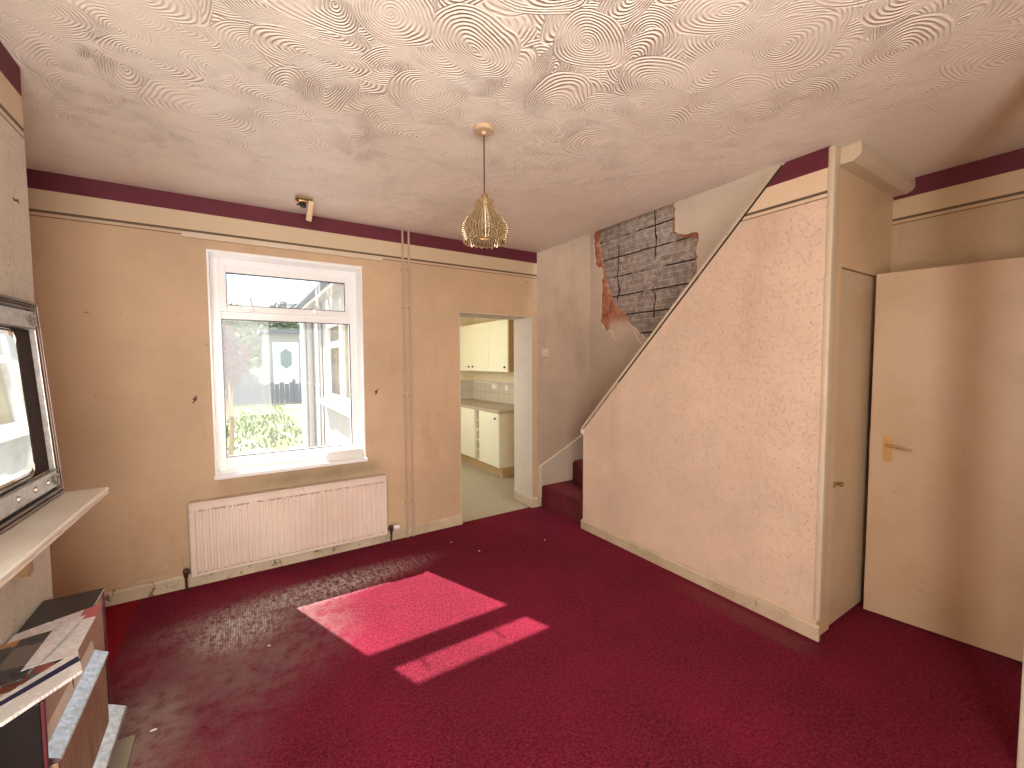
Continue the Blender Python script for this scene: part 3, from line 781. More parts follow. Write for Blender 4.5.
for j in range(nb):
    t = j/(nb-1)*.80; rr = prof_r(t); zz = ZT+(ZB-ZT)*t
    bmesh.ops.create_icosphere(bm, subdivisions=1, radius=.0060, matrix=Matrix.Translation((rr, 0, zz-2.12)) @ Matrix.Diagonal((1, 1, 1.05, 1)))
for j in range(5):   # the straight fringe under the widest hoop
    bmesh.ops.create_icosphere(bm, subdivisions=1, radius=.0056 if j < 4 else .0072, matrix=Matrix.Translation((prof_r(.8)-.001-.003*j, 0, ZT+(ZB-ZT)*.80-2.12-.0085*(j+.8))))
tube(bm, [(prof_r(t/20*.8), 0, ZT+(ZB-ZT)*t/20*.8-2.12) for t in range(21)], .0012, 4)
me_o = obj('bead_string', bm, 'bead', lamp, True, local=True, keep=True)
for k in range(1, NS*2):
    o = me_o.copy(); COL.objects.link(o); o.parent = lamp; o.rotation_euler = (0, 0, k*PI/NS)
    if k % 2: o.location = (0, 0, -.005)
# broken spotlight bracket near the window
fx = thing('broken_ceiling_spotlight', 'broken brown spotlight bracket with black socket hanging from the ceiling near the window', 'light fitting', (.43, 3.30, 2.56))
bm = B(); box(bm, .37, .475, 3.25, 3.31, H-.014, H-.0005, .003); obj('base_plate', bm, 'woodb', fx)
bm = B(); tube(bm, [(.385, 3.27, H-.014), (.375, 3.262, H-.032), (.395, 3.25, H-.045)], .007, 8); box(bm, .39, .445, 3.262, 3.298, H-.034, H-.0145, .004); obj('bracket', bm, 'brass', fx, True)
bm = B(); lathe(bm, [(.012, -.022), (.019, -.018), (.02, .006), (.014, .016)], (.415, 3.262, H-.052), 14); tube(bm, [(.40, 3.26, H-.05), (.378, 3.25, H-.064)], .006, 8); obj('socket', bm, 'black', fx, True)
bm = B(); box(bm, -.018, .018, -.016, .016, -.135, 0, .006, 2, Matrix.Translation((.468, 3.27, H-.016)) @ Matrix.Rotation(.12, 4, 'Y') @ Matrix.Rotation(.35, 4, 'X')); o = obj('timber_arm', bm, 'pine', fx, True); o['label'] = 'pale tapering timber arm pointing down'

# =============================== left side: mantel, mirror, gas fire ===============================
man = thing('mantelpiece', 'cream painted mantel shelf with moulded edge under the mirror', 'mantelpiece', (-.56, 1.6, 1.0))
MZ = 1.050
bm = B(); prism(bm, [(BX+.001, MZ), (-.458, MZ), (-.452, MZ-.004), (-.452, MZ-.010), (-.457, MZ-.012), (-.457, MZ-.016), (-.452, MZ-.018), (-.452, MZ-.024), (-.470, MZ-.027), (BX+.001, MZ-.027)], 'y', .75, 2.322)
for v in bm.verts:
    if v.co.x > -.6: v.co.x -= (2.322-v.co.y)*.033
obj('shelf', bm, painted('aged_mantel_paint', (.76, .70, .62), .15, .20), man, 30)
for yy, hh in ((2.235, .11), (2.085, .19)):
    bm = B(); prism(bm, [(BX+.001, MZ-.028), (-.575, MZ-.028), (-.580, MZ-.028-hh*.3), (-.60, MZ-.028-hh*.6), (-.612, MZ-.028-hh*.7), (-.612, MZ-.028-hh), (BX+.001, MZ-.028-hh)], 'y', yy-.02, yy+.02)
    o = obj('corbel', bm, 'woodb', man, 30); o['label'] = 'brown wooden corbel'
# overmantel mirror
MYAW = math.radians(-2.2); ML, MH_ = .72, .722
lean = math.radians(3.4)
# local frame: X along the mirror (towards -Y world), Z up the mirror, Y = back
mir = thing('overmantel_mirror', 'dark framed pewter banded mirror leaning on the mantel shelf', 'mirror', (-.600, 2.310, MZ+.002))
R = Matrix.Rotation(-PI/2, 4, 'Z') 
# orientation: local +X -> world -Y ; local +Y (back) -> world -X
rotm = Matrix.Rotation(-MYAW, 4, 'Z') @ Matrix.Rotation(-lean, 4, 'Y') @ Matrix(((0, -1, 0, 0), (-1, 0, 0, 0), (0, 0, 1, 0), (0, 0, 0, 1)))
# keep right-handed: use X along +Y world mirrored
rotm = Matrix.Rotation(MYAW, 4, 'Z') @ Matrix.Rotation(-lean, 4, 'Y') @ Matrix(((0, -1, 0, 0), (1, 0, 0, 0), (0, 0, 1, 0), (0, 0, 0, 1)))
mir.rotation_euler = rotm.to_euler()
# local: X from -ML to 0 (0 = end nearest the window), front faces -Y
def ring_frame(bm, x0, x1, z0, z1, w, y0, y1, bev=.002):
    box(bm, x0, x1, y0, y1, z1-w, z1, bev); box(bm, x0, x1, y0, y1, z0, z0+w, bev)
    box(bm, x0, x0+w, y0, y1, z0+w, z1-w, bev); box(bm, x1-w, x1, y0, y1, z0+w, z1-w, bev)
bm = B(); ring_frame(bm, -ML, 0, 0, MH_, .010, -.026, 0); ring_frame(bm, -ML+.012, -.012, .012, MH_-.012, .005, -.022, 0); obj('outer_moulding', bm, 'bronze', mir, local=True)
bm = B(); ring_frame(bm, -ML+.018, -.018, .018, MH_-.018, .022, -.006, 0); obj('dark_channel', bm, 'black', mir, local=True)
bm = B(); box(bm, -ML+.036, -.036, -.022, -.002, MH_-.096, MH_-.036, .003); box(bm, -ML+.036, -.036, -.022, -.002, .036, .096, .003); box(bm, -.044, -.038, -.022, -.002, .096, MH_-.096, .002); box(bm, -ML+.036, -ML+.046, -.022, -.002, .096, MH_-.096, .002)
obj('pewter_band', bm, 'pewter', mir, local=True)
bm = B()
for a in (.020, .096, MH_-.102, MH_-.030):
    bm = B(); box(bm, -ML+.036, -.036, -.027, -.0225, a, a+.006, .001); obj('bead_moulding', bm, 'bronze', mir, local=True)
for sx in (-.12, -.22, -.34, -.48, -.60):
    bm = B(); lathe(bm, [(.002, -.003), (.009, -.002), (.011, .002), (.011, .004)], (sx, -.026, .066), 16, 'y'); obj('stud', bm, 'pewter', mir, True, local=True)
for zz in (.066, MH_-.066):
    bm = B(); tube(bm, [(-.075, -.026, zz+.012), (-.055, -.030, zz+.016), (-.048, -.026, zz+.004), (-.060, -.030, zz-.004), (-.050, -.026, zz-.022)], .004, 8); tube(bm, [(-.075, -.026, zz-.01), (-.085, -.028, zz+.004), (-.075, -.026, zz+.012)], .003, 8); obj('corner_ornament', bm, 'pewter', mir, True, local=True)
bm = B(); box(bm, -ML+.046, -.046, -.006, -.001, .102, MH_-.102); obj('glass_border', bm, plain('dark_brown_glass', (.03, .012, .008), .7, Specular_IOR_Level=.15), mir, local=True)
bm = B()
# rounded-corner mirror glass, bevelled round its edge
def rrect(x0, x1, z0, z1, r, n=6):
    o_ = []
    for cx, cz, a in ((x1-r, z1-r, 0), (x0+r, z1-r, PI/2), (x0+r, z0+r, PI), (x1-r, z0+r, 3*PI/2)):
        for k in range(n+1): o_.append((cx+r*math.cos(a+k*PI/2/n), cz+r*math.sin(a+k*PI/2/n)))
    return o_
o1 = rrect(-ML+.06, -.150, .104, MH_-.104, .05); o2 = rrect(-ML+.085, -.175, .129, MH_-.129, .04)
a = [bm.verts.new((p[0], -.0065, p[1])) for p in o1]; b = [bm.verts.new((p[0], -.0115, p[1])) for p in o2]; c = [bm.verts.new((p[0], -.0062, p[1])) for p in o1]
for k in range(len(a)):
    k2 = (k+1) % len(a); bm.faces.new([a[k], a[k2], b[k2], b[k]]); bm.faces.new([a[k], a[k2], c[k2], c[k]])
bm.faces.new(b); bm.faces.new(c[::-1]); obj('mirror_glass', bm, 'mirror', mir, local=True)

# gas fire against the chimney breast
gf = thing('gas_fire', 'old gas fire with teak effect fascia and aluminium trim on the hearth', 'gas fire', (-.56, 1.95, .02))
GY0, GY1 = 1.62, 2.334
bm = B(); box(bm, BX+.002, -.490, GY0+.012, GY1-.012, .021, .618, .004); o = obj('body', bm, painted('fire_casing_enamel', (.50, .36, .27), .1, .35), gf)
bm = B(); box(bm, BX+.002, -.484, GY1-.011, GY1, .021, .634, .002); obj('end_cheek', bm, 'maroon_edge', gf)
bm = B(); box(bm, BX+.002, -.476, GY0, GY0+.011, .021, .634, .002); obj('end_cheek', bm, 'black', gf)
bm = B(); box(bm, BX+.002, -.486, GY0+.012, GY1-.012, .619, .637, .003); obj('top_plate', bm, 'slate', gf)
bm = B(); tube(bm, [(-.483, GY1-.014, .634), (-.483, GY0+.012, .634)], .003, 6); tube(bm, [(-.487, GY1-.018, .62), (-.487, GY1-.018, .46)], .003, 6); tube(bm, [(-.487, GY0+.3, .62), (-.487, GY0+.3, .46)], .003, 6); obj('edge_trim', bm, 'chrome', gf, True)
bm = B(); box(bm, -.4755, -.468, GY0-.001, GY0+.012, .021, .636, .002); obj('cheek_edge', bm, 'maroon_edge', gf)
bm = B(); box(bm, -.489, -.455, 1.645, 2.16, .175, .438, .003); obj('fascia', bm, 'teak', gf)
bm = B(); prism(bm, [(-.489, .4385), (-.448, .4385), (-.446, .444), (-.449, .448), (-.485, .470), (-.489, .468)], 'y', 1.64, 2.165); obj('top_trim', bm, 'chrome', gf)
bm = B(); prism(bm, [(-.4895, .4705), (-.4895, .515), (-.4865, .500), (-.484, .472)], 'y', 1.645, 2.155); obj('deflector', bm, 'paint_white', gf)
bm = B(); prism(bm, [(-.489, .186), (-.426, .148), (-.421, .140), (-.427, .136), (-.489, .168)], 'y', 1.64, 2.27); obj('lower_flap', bm, 'chrome', gf)
bm = B(); box(bm, -.489, -.455, 1.66, 2.24, .035, .134, .003); obj('kick_panel', bm, 'black', gf)
bm = B(); box(bm, BX+.0185, -.40, 1.30, 2.262, .001, .020, .003); tag(obj('hearth_slab', bm, 'tile'), 'low stone coloured hearth slab on the carpet below the gas fire', 'hearth')

# papers heaped on top of the fire
TZ = .6385
def sheet(name, pts, z, th, mat, label, cat='magazine', curl=0., parts=None, group='papers heaped on the gas fire'):
    """pts: world (x, y) corners; thin stack with slightly rippled upper face"""
    c = Vector((sum(p[0] for p in pts)/4, sum(p[1] for p in pts)/4)); t_ = thing(name, label, cat, (c.x, c.y, z), group=group)
    bm = B(); n = 8; P = [Vector((p[0], p[1])) for p in pts]; top = {}; bot = {}
    for i in range(n+1):
        for j in range(n+1):
            u, v = i/n, j/n; q = P[0]*(1-u)*(1-v)+P[1]*u*(1-v)+P[2]*u*v+P[3]*(1-u)*v
            dz = curl*(math.sin(u*PI*1.3+.4)*.4+.6*u*u)*(1-.3*v)
            top[i, j] = bm.verts.new((q.x, q.y, z+th+dz)); bot[i, j] = bm.verts.new((q.x, q.y, z+dz))
    for i in range(n):
        for j in range(n):
            bm.faces.new([top[i, j], top[i+1, j], top[i+1, j+1], top[i, j+1]]); bm.faces.new([bot[i, j], bot[i, j+1], bot[i+1, j+1], bot[i+1, j]])
    for k in range(n):
        for a, b in (((k, 0), (k+1, 0)), ((k, n), (k+1, n)), ((0, k), (0, k+1)), ((n, k), (n, k+1))):
            bm.faces.new([top[a], top[b], bot[b], bot[a]])
    obj('pages', bm, mat, t_)
    return t_
W_ = (.80, .77, .75)
sheets = SHEETS = []
P_A = print_mat('leaflet_print', W_, [(.55, .12, .12), (.25, .27, .28), (.70, .55, .45), (.6, .2, .12)], 16, 7, .62)
P_B = print_mat('letter_print', (.74, .70, .72), [(.6, .55, .62), (.5, .48, .55)], 20, 12, .8)
P_C = print_mat('dark_magazine_cover', (.035, .03, .03), [(.16, .12, .10), (.45, .22, .05), (.08, .2, .2), (.3, .28, .26)], 12, 9, .55)
P_D = print_mat('white_magazine_cover', (.78, .76, .74), [(.6, .6, .6), (.7, .68, .66)], 9, 9, .85)
P_E = print_mat('recipe_page', (.72, .68, .64), [(.35, .10, .06), (.2, .14, .1), (.6, .3, .12), (.08, .22, .2)], 22, 16, .5)
sheet('magazine', [(-.650, 1.60), (-.500, 1.60), (-.492, 1.80), (-.650, 1.86)], TZ, .008, P_E, 'magazine lying lowest on the fire with coloured food pages', curl=.0)
sheet('magazine', [(-.640, 1.560), (-.520, 1.545), (-.408, 1.690), (-.445, 1.815)], TZ+.009, .010, P_D, 'white magazine with navy stripe overhanging the front of the fire').name
bm = B(); prism(bm, [(-.628, 1.560), (-.612, 1.556), (-.424, 1.745), (-.436, 1.775)], 'z', TZ+.0195, TZ+.0203); o = obj('navy_stripe', bm, plain('navy_ink', (.012, .018, .07), .35), bpy.data.objects['magazine.001']); o['label'] = 'navy blue cover stripe'
sheet('leaflet', [(-.650, 1.80), (-.448, 1.805), (-.452, 2.147), (-.652, 2.05)], TZ+.009, .002, P_A, 'large white leaflet with coloured columns on the far end of the fire', 'leaflet', .004)
sheet('magazine', [(-.650, 1.700), (-.535, 1.720), (-.528, 1.990), (-.652, 1.960)], TZ+.0205, .004, P_C, 'dark glossy magazine in the middle of the heap', curl=.008)
sheet('letter', [(-.545, 1.745), (-.515, 1.755), (-.470, 2.020), (-.535, 2.010)], TZ+.034, .0015, P_B, 'pale printed letter lying topmost across the dark magazine', 'letter', .003)

# small debris on the carpet
for i, (dx, dy) in enumerate(((-.345, 2.27), (1.50, 3.30), (1.62, 3.02), (.10, 2.62), (2.2, 2.9))):
    bm = B(); bmesh.ops.create_icosphere(bm, subdivisions=1, radius=.009, matrix=Matrix.Translation((dx, dy, .004)) @ Matrix.Rotation(i, 4, 'Z') @ Matrix.Diagonal((1.6 if i == 0 else 1, .6, .35, 1)))
    lab = ['curled white scrap on the worn carpet beside the hearth', 'crumb of fallen plaster on the carpet in front of the heating pipes', 'plaster crumb on the carpet before the kitchen doorway', 'tiny crumb on the grey worn patch of carpet', 'plaster crumb on the carpet near the foot of the stairs'][i]
    tag(obj('plaster_crumb', bm, 'paper', group=None) if False else obj('plaster_crumb', bm, 'paper'), lab, 'debris', 'crumbs on the carpet')

# =============================== kitchen beyond the doorway ===============================
KH = 2.42; KX0, KX1, KY1 = 1.17, 3.50, 6.65
bm = B(); box(bm, KX1, KX1+.1, KY, KY1+.1, 0, KH); struct('wall_kitchen_right', bm, 'kwall')
bm = B(); box(bm, KX0-.12, KX1, KY1, KY1+.1, 0, KH); struct('wall_kitchen_end', bm, 'kwall')
bm = B()   # outside wall of the kitchen with its window hole
W0, W1, WZ0, WZ1 = 4.35, 6.50, 1.05, 2.08
box(bm, KX0-.12, KX0, KY, W0, 0, KH); box(bm, KX0-.12, KX0, W1, 8.6, -.3, KH); box(bm, KX0-.12, KX0, W0, W1, -.3, WZ0); box(bm, KX0-.12, KX0, W0, W1, WZ1, KH)
struct('wall_extension', bm, 'extwall')
bm = B(); box(bm, KX0-.12, KX1+.1, KY, KY1+.1, KH, KH+.05); struct('ceiling_kitchen', bm, 'kwall')
bm = B(); box(bm, KX0-.24, KX1+.1, KY, 8.65, KH+.051, KH+.12); box(bm, KX0-.24, KX0-.121, KY, 8.65, KH-.01, KH+.05); struct('trim_extension_roof', bm, 'extwall')
bm = B(); box(bm, KX1-.006, KX1-.0005, 4.2, KY1-.0005, .885, 1.235); box(bm, KX0+.3, KX1-.006, KY1-.006, KY1-.0005, .885, 1.235); struct('trim_splashback', bm, 'tiles')
ew = bpy.data.objects.new('window_3', None); COL.objects.link(ew); ew.location = (KX0-.06, 5.4, WZ0); ew['kind'] = 'structure'; ew['label'] = 'white kitchen extension window seen through the room window'
bm = B(); f0, f1 = KX0-.11, KX0-.05
for q in ((W0, W1, WZ0, WZ0+.07), (W0, W1, WZ1-.07, WZ1), (W0, W0+.07, WZ0+.07, WZ1-.07), (W1-.07, W1, WZ0+.07, WZ1-.07), (5.46, 5.56, WZ0+.07, WZ1-.07)): box(bm, f0, f1, q[0], q[1], q[2], q[3], .005)
box(bm, f0-.01, f1-.01, 5.56, 6.43, 1.74, 1.82, .005)
obj('window_frame', bm, 'upvc', ew)
bm = B(); box(bm, f0+.025, f0+.031, W0+.05, W1-.05, WZ0+.05, WZ1-.05); obj('window_glass', bm, 'glass_drip', ew)
bm = B(); box(bm, KX0-.24, KX0-.10, W0-.06, W1+.08, WZ0-.055, WZ0-.01, .008); obj('outer_sill', bm, 'upvc', ew)
# base units
def shaker(bm, x, y0, y1, z0, z1):   # door facing -X with frame and grooved panel
    box(bm, x-.018, x, y0, y1, z0, z1, .002)
    w = .06
    box(bm, x-.022, x-.0185, y0+.004, y1-.004, z0+.004, z0+w, .001); box(bm, x-.022, x-.0185, y0+.004, y1-.004, z1-w, z1-.004, .001)
    box(bm, x-.022, x-.0185, y0+.004, y0+w, z0+w, z1-w, .001); box(bm, x-.022, x-.0185, y1-w, y1-.004, z0+w, z1-w, .001)
    n = 5; a, b = y0+w+.004, y1-w-.004; st_ = (b-a)/n
    for i in range(n): box(bm, x-.0205, x-.0185, a+i*st_+.003, a+(i+1)*st_-.003, z0+w+.004, z1-w-.004, .001)
def knob(parent, x, y, z):
    bm = B(); lathe(bm, [(.005, .02), (.006, .008), (.014, .004), (.016, -.004), (.009, -.011)], (x-.034, y, z), 12, 'x'); obj('knob', bm, 'pewterknob', parent, True)
def unit(name, label, y0, y1, ky, x=2.90, z0=.13, z1=.862):
    t_ = thing(name, label, 'cabinet', (3.2, (y0+y1)/2, .0), group='kitchen base units')
    bm = B(); box(bm, x+.001, KX1-.008, y0, y1, z0, z1, .001); obj('carcass', bm, 'kend', t_)
    bm = B(); shaker(bm, x, y0+.002, y1-.002, z0+.003, z1-.004); dr = obj('door', bm, 'kdoor', t_); knob(dr, x-.004, ky, z1-.07)
    bm = B(); box(bm, x+.03, KX1-.03, y0, y1, 0, z0-.001); obj('plinth', bm, 'kwood', t_)
    return t_
unit('base_cabinet', 'cream tongue and groove base cabinet at the near end of the kitchen run', 4.80, 5.345, 4.87)
unit('base_cabinet', 'cream base cabinet beyond the wine rack in the kitchen', 5.495, 6.00, 5.93)
wr = thing('wine_rack', 'narrow open wine rack between the two kitchen base cabinets', 'wine rack', (3.2, 5.42, 0), group='kitchen base units')
bm = B(); box(bm, 2.895, KX1-.008, 5.347, 5.363, .13, .862); box(bm, 2.895, KX1-.008, 5.477, 5.493, .13, .862); obj('side_panel', bm, 'kend', wr)
for k in range(6):
    bm = B(); z_ = .13+k*.1432; box(bm, 2.893, 3.40, 5.364, 5.476, z_, z_+.014); obj('shelf', bm, 'kend', wr)
bm = B(); box(bm, 3.40, 3.41, 5.364, 5.476, .13, .862); obj('back_panel', bm, 'kwood', wr)
bm = B(); box(bm, 2.93, 3.47, 5.347, 5.493, 0, .129); obj('plinth', bm, 'kwood', wr)
unit('base_cabinet', 'farthest cream base cabinet mostly hidden behind the doorway edge', 6.005, 6.60, 6.53)
bm = B(); box(bm, 2.868, KX1-.007, 4.775, KY1-.007, .864, .900, .006); tag(obj('worktop', bm, 'worktop', smooth=True), 'beige laminate worktop over the kitchen base units', 'worktop')
def wunit(label, y0, y1, ky, z0=1.400, z1=2.145, x=3.20):
    t_ = thing('wall_cabinet', label, 'cabinet', (3.35, (y0+y1)/2, z0), group='kitchen wall cabinets')
    bm = B(); box(bm, x+.001, KX1-.001, y0, y1, z0, z1, .001); o = obj('carcass', bm, 'kwood', t_); 
    bm = B(); shaker(bm, x, y0+.002, y1-.002, z0+.002, z1-.002); dr = obj('door', bm, 'kdoor', t_); knob(dr, x-.004, ky, z0+.07)
wunit('cream wall cabinet nearest the doorway with brown end panel', 5.04, 5.585, 5.11)
wunit('middle cream wall cabinet in the kitchen', 5.588, 6.14, 6.07)
wunit('farthest cream wall cabinet beside the kitchen corner', 6.143, 6.645, 6.21)
for (yy, zz, lab) in ((5.94, 1.155, 'white double socket on the kitchen splashback below the wall cabinets'), (5.575, 1.15, 'cream switch plate on the kitchen splashback nearest the doorway')):
    t_ = thing('socket_outlet', lab, 'socket', (KX1, yy, zz-.04)); w = .073 if yy > 5.8 else .043
    bm = B(); box(bm, KX1-.016, KX1-.0065, yy-w, yy+w, zz-.043, zz+.043, .002); obj('face_plate', bm, 'plasticw', t_)
    bm = B(); box(bm, KX1-.0195, KX1-.0165, yy-w*.5-.008, yy-w*.5+.008, zz+.008, zz+.03, .001); obj('rocker', bm, 'plastic', t_)
bm = B(); tube(bm, [(KX1-.03, 6.02, 1.205), (KX1-.03, 6.60, 1.205)], .008, 8); tube(bm, [(KX1-.0065, 6.05, 1.205), (KX1-.03, 6.05, 1.205)], .006, 8); tube(bm, [(KX1-.0065, 6.57, 1.205), (KX1-.03, 6.57, 1.205)], .006, 8)
tag(obj('towel_rail', bm, 'plasticw', smooth=True), 'thin white rail on the tiles below the far wall cabinet', 'rail')

# =============================== garden ===============================
bm = B(); box(bm, -14, 14, KY, 7.5, -.42, -.30); struct('floor_yard', bm, 'slab')
bm = B()
pts = [(7.5, -.30), (7.6, -.12), (17, .07), (26, .30), (60, 3.5)]
for (a, za), (b, zb) in zip(pts, pts[1:]): prism(bm, [(a, za), (b, zb), (b, -1), (a, -1)], 'x', -22, 24)
g_ = obj('lawn', bm, 'grass', keep=True); g_['kind'] = 'structure'
# tufts
def tufts(name, n, x0, x1, y0, y1, zf, h, mat, label, cat):
    bm = B(); r = random.Random(5)
    for i in range(n):
        x, y = r.uniform(x0, x1), r.uniform(y0, y1); z = zf(y); a = r.uniform(0, PI); w = r.uniform(.01, .03); hh = h*r.uniform(.4, 1.2)
        dx, dy = math.cos(a)*w, math.sin(a)*w; l = (r.uniform(-.06, .06), r.uniform(-.06, .06))
        p = [bm.verts.new((x-dx, y-dy, z)), bm.verts.new((x+dx, y+dy, z)), bm.verts.new((x+dx*.6+l[0]*.5, y+dy*.6+l[1]*.5, z+hh*.6)), bm.verts.new((x+l[0], y+l[1], z+hh))]
        bm.faces.new(p)
    o = obj(name, bm, mat); tag(o, label, cat); o['kind'] = 'stuff'; return o
M['lawn_blade'] = foliage('sunny_grass_blades', (.10, .16, .03), (.20, .26, .05), (.30, .32, .10))
gz = lambda y: -.12+(y-7.6)*.0202
tufts('long_grass', 2400, -2.2, 1.2, 9.3, 17, gz, .10, M['lawn_blade'], 'bright tufts of long grass on the sunlit lawn outside', 'grass')

def crown(bm, c, r, n, leaf, seed, sc=(1, 1, 1), z0=-9):
    rr = random.Random(seed); c = Vector(c)
    blobs = [(Vector((rr.gauss(0, .42), rr.gauss(0, .42), rr.gauss(0, .42))), rr.uniform(.35, .6)) for _ in range(12)]
    for i in range(n):
        b, br = rr.choice(blobs); v = Vector((rr.gauss(0, 1), rr.gauss(0, 1), rr.gauss(0, 1))).normalized()*br*rr.uniform(.7, 1.05)
        p = b+v; p = Vector((p.x*sc[0], p.y*sc[1], p.z*sc[2]))*r+c
        if p.z < z0: continue
        a = Vector((rr.gauss(0, 1), rr.gauss(0, 1), rr.gauss(0, 1))).normalized(); q = a.orthogonal().normalized(); l = leaf*rr.uniform(.6, 1.3)
        vs = [bm.verts.new(p+a*l), bm.verts.new(p+q*l*.5), bm.verts.new(p-a*l), bm.verts.new(p-q*l*.5)]; bm.faces.new(vs)
def tree(name, label, cat, x, y, zc, r, leaf, mat, n=2600, seed=1, sc=(1, 1, 1), group=None):
    z0 = gz(y) if y > 7.6 else -.3
    t_ = thing(name, label, cat, (x, y, z0), group=group)
    bm = B(); tube(bm, [(x, y, z0-.1), (x+.05, y, z0+(zc-z0)*.5), (x, y, zc)], [r*.09, r*.07, r*.03], 8)
    for k in range(4):
        a = k*1.7+seed; tube(bm, [(x, y, z0+(zc-z0)*.5), (x+math.cos(a)*r*.4, y+math.sin(a)*r*.4, zc+r*.2)], [r*.04, r*.015], 6)
    obj('trunk', bm, 'dry', t_)
    bm = B(); crown(bm, (x, y, zc), r, n, leaf, seed, sc); obj('foliage', bm, mat, t_)
    return t_
tree('garden_tree', 'pale green bushy tree directly left of the white door that stands in for a reflection', 'tree', .2, 25, 2.9, 1.7, .17, 'leaf', 3000, 2, (1.1, 1, .8), 'trees beyond the garden')
tree('garden_tree', 'blue green tree far behind at the left of the window view', 'tree', -2.5, 31, 3.2, 2.2, .2, 'leaf_dark', 3000, 3, (1.2, 1, .8), 'trees beyond the garden')
tree('garden_tree', 'dark distant tree rising behind the roof of the added shed', 'tree', 4.0, 34, 3.6, 2.4, .22, 'leaf_dark', 3000, 4, (1.5, 1, .8), 'trees beyond the garden')
tree('flowering_shrub', 'pink and cream flowering shrub at the left edge of the window view', 'shrub', -.14, 8.4, 1.45, .42, .045, 'blossom', 2600, 5, (.62, .8, 1))
# fence behind lawn
fn = thing('garden_fence', 'weathered blue grey board fence across the garden', 'fence', (1, 17.5, gz(17.5)))
bm = B(); z_ = gz(17.5)
for i in range(46):
    xx = -4+i*.16; box(bm, xx, xx+.145, 17.5, 17.52, z_, z_+.72+.03*math.sin(i*3.1))
obj('boards', bm, 'fence', fn)
for xx in (-4, -2.1, -.2, 1.7, 3.4):
    bm = B(); box(bm, xx, xx+.1, 17.53, 17.63, z_-.1, z_+.85); obj('post', bm, 'fence', fn)
# polythene tunnel greenhouse
gh = thing('greenhouse', 'pale green translucent greenhouse behind the fence', 'greenhouse', (-.1, 19, gz(19)))
bm = B(); z_ = gz(19); prism(bm, [(-2.4, z_), (.7, z_), (.7, z_+.9), (.2, z_+1.25), (-.75, z_+1.4), (-1.8, z_+1.25), (-2.4, z_+.9)], 'y', 18.6, 20.2); obj('cover', bm, 'greenhouse', gh)
for k in range(4):
    bm = B(); yy = 18.58; xx = -2.4+k*1.1; tube(bm, [(xx, yy, z_), (xx, yy, z_+.9)], .02, 6); obj('hoop', bm, 'upvc', gh)
# added shed; its hexagon door stands in for a reflection in the pane
sh = thing('reflection_shed', 'added outbuilding with a white hexagon door standing in for a reflection in the window pane', 'shed', (2.2, 20, .5))
bm = B(); box(bm, .98, 4.4, 20.0, 22.5, 0, 2.75); obj('wall', bm, 'extwall', sh)
bm = B(); prism(bm, [(.8, 2.75), (4.6, 2.75), (4.6, 2.95), (.8, 2.86)], 'y', 19.7, 22.8); obj('roof', bm, 'roof', sh)
bm = B(); box(bm, 1.25, 2.20, 19.93, 19.99, .42, 2.38, .01); dr = obj('reflection_door', bm, 'upvc', sh)
bm = B(); prism(bm, [(1.725, 1.30), (1.93, 1.46), (1.93, 1.96), (1.725, 2.12), (1.52, 1.96), (1.52, 1.46)], 'y', 19.90, 19.925); obj('hexagon_glass', bm, plain('obscured_hexagon_glass', (.16, .24, .22), .2), dr)
# neighbouring house roofs
nh = thing('neighbour_house', 'distant house with blue grey slate roof above the trees', 'house', (-3.5, 42, 1))
bm = B(); box(bm, -12, 9, 40, 48, 0, 5.0); obj('wall', bm, 'extwall', nh)
bm = B(); prism(bm, [(39.5, 5.0), (44, 7.2), (48.5, 5.0)], 'x', -12.3, 9.3); obj('roof', bm, 'roof', nh)
# leaning pole
bm = B(); tube(bm, [(-.36, 7.9, 2.55), (.33, 8.2, .95)], .018, 8); tube(bm, [(-.34, 7.92, 2.5), (-.20, 7.95, 1.9)], .010, 6)
tag(obj('leaning_pole', bm, 'fence'), 'dark diagonal pole across the upper left of the window view', 'pole')
# pipes on the extension wall
for (yy, r, mt, lab) in ((8.35, .05, 'upvc', 'white downpipe at the far end of the extension wall'), (7.55, .04, 'extwall', 'cream pipe running up the extension wall'), (7.0, .025, 'upvc', 'thin white pipe beside the extension window')):
    x = KX0-.12-r; t_ = thing('downpipe', lab, 'pipe', (x, yy, -.3), group='downpipes on the extension')
    bm = B(); tube(bm, [(x, yy, -.3), (x, yy, 2.1), (x, yy, 2.34)], r, 12); obj('pipe', bm, mt, t_, True)
    for zz in (.2, 1.2, 2.0):
        bm = B(); lathe(bm, [(r, -.03), (r+.008, -.025), (r+.008, .025), (r, .03)], (x, yy, zz), 12); obj('collar', bm, mt, t_, True)
# gutter
bm = B(); tube(bm, [(KX0-.30, KY+.05, KH+.04), (KX0-.30, 8.7, KH+.02)], .045, 10); tag(obj('gutter', bm, 'roof', smooth=True), 'dark gutter along the eave of the kitchen extension', 'gutter')

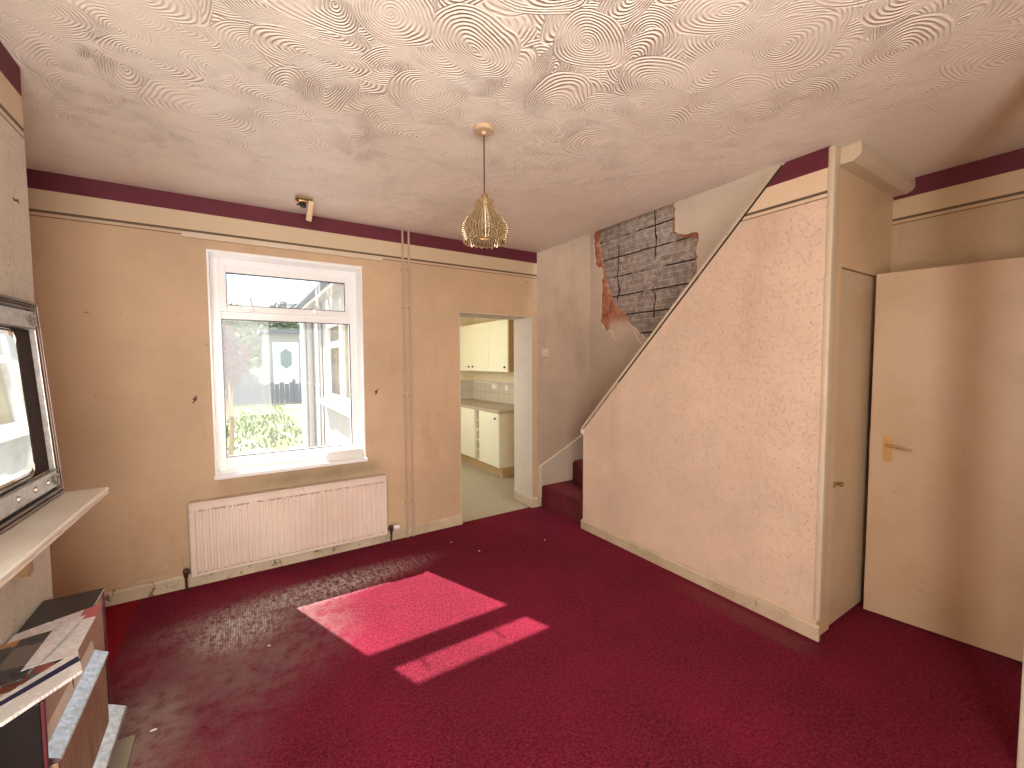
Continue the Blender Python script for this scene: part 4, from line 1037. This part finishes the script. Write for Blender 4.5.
# =============================== world, sun, camera ===============================
w = bpy.data.worlds.new('sky'); SC.world = w; w.use_nodes = True; nt = w.node_tree; nt.nodes.clear()
out = nt.nodes.new('ShaderNodeOutputWorld'); bg = nt.nodes.new('ShaderNodeBackground'); tc = nt.nodes.new('ShaderNodeTexCoord')
no = nt.nodes.new('ShaderNodeTexNoise'); no.inputs['Scale'].default_value = 2.6; no.inputs['Detail'].default_value = 5
rp = nt.nodes.new('ShaderNodeValToRGB'); rp.color_ramp.elements[0].position = .42; rp.color_ramp.elements[0].color = (.55, .75, 1, 1); rp.color_ramp.elements[1].position = .6; rp.color_ramp.elements[1].color = (1, 1, 1, 1)
nt.links.new(tc.outputs['Generated'], no.inputs['Vector']); nt.links.new(no.outputs['Fac'], rp.inputs[0]); nt.links.new(rp.outputs[0], bg.inputs[0]); nt.links.new(bg.outputs[0], out.inputs[0])
SKY = 1.4
bg.inputs[1].default_value = SKY
sun = bpy.data.lights.new('sun', 'SUN'); sun.energy = 11; sun.angle = math.radians(.6); sun.color = (1, .93, .84)
so = bpy.data.objects.new('sun', sun); COL.objects.link(so)
so.rotation_euler = Vector((.33, -.87, -1.0)).to_track_quat('-Z', 'Y').to_euler()
def area(name, loc, target, sx, sy, power, color=(1, 1, 1), portal=False):
    l = bpy.data.lights.new(name, 'AREA'); l.shape = 'RECTANGLE'; l.size = sx; l.size_y = sy; l.energy = power; l.color = color
    o = bpy.data.objects.new(name, l); COL.objects.link(o); o.location = loc
    o.rotation_euler = (Vector(target)-Vector(loc)).to_track_quat('-Z', 'Z').to_euler()
    if portal: l.cycles.is_portal = True
    return o
area('portal_window', ((WL+WR)/2, KY+.02, 1.54), ((WL+WR)/2, 0, 1.54), WR-WL, WT-WB, 1, portal=True)
area('portal_kitchen', (KX0-.25, 5.42, 1.56), (3, 5.42, 1.56), W1-W0, 1.05, 1, portal=True)
area('portal_landing', (3.0, 2.15, TOP+.12), (3.0, 2.15, 0), .8, .8, 1, portal=True)
# unseen fill lamp added behind the viewer, set in the made-up front window
area('front_fill_light', ((FWL+FWR)/2, YF-.14, 1.45), ((FWL+FWR)/2, 3, 2.0), FWR-FWL, FWT-FWB, 98, (1, .91, .80))
# area lamp added inside the kitchen window to strengthen its daylight
area('kitchen_window_fill', (KX0+.02, 5.42, 1.58), (3, 5.42, 1.3), W1-W0-.2, .95, 20, (1, .98, .86))
area('landing_daylight', (3.0, 2.15, TOP+.08), (3.0, 2.15, 0), .75, .75, 22, (.92, .97, 1))  # area lamp added at the open landing roof, for the daylight from upstairs

cam = bpy.data.cameras.new('camera'); co = bpy.data.objects.new('camera', cam); COL.objects.link(co); SC.camera = co
cam.sensor_width = 36; cam.lens = 426.746/1024*36; cam.clip_start = .02
yaw, pitch, roll = [math.radians(a) for a in (32.7859, -3.0106, -.2386)]
Fv = Vector((math.sin(yaw)*math.cos(pitch), math.cos(yaw)*math.cos(pitch), math.sin(pitch)))
Rv = Vector((math.cos(yaw), -math.sin(yaw), 0)); Uv = Rv.cross(Fv)
R2 = Rv*math.cos(roll)+Uv*math.sin(roll); U2 = -Rv*math.sin(roll)+Uv*math.cos(roll)
mt = Matrix((R2, U2, -Fv)).transposed().to_4x4(); mt.translation = (0, 0, 1.55); co.matrix_world = mt

SC.view_settings.view_transform = 'Standard'; SC.view_settings.look = 'None'; SC.view_settings.gamma = 1; SC.view_settings.exposure = .82
SC.view_settings.use_curve_mapping = False
cy = SC.cycles
cy.max_bounces = 12; cy.diffuse_bounces = 6; cy.glossy_bounces = 4; cy.transparent_max_bounces = 12; cy.transmission_bounces = 6
cy.caustics_reflective = False; cy.caustics_refractive = False; cy.sample_clamp_indirect = 6; cy.use_denoising = True
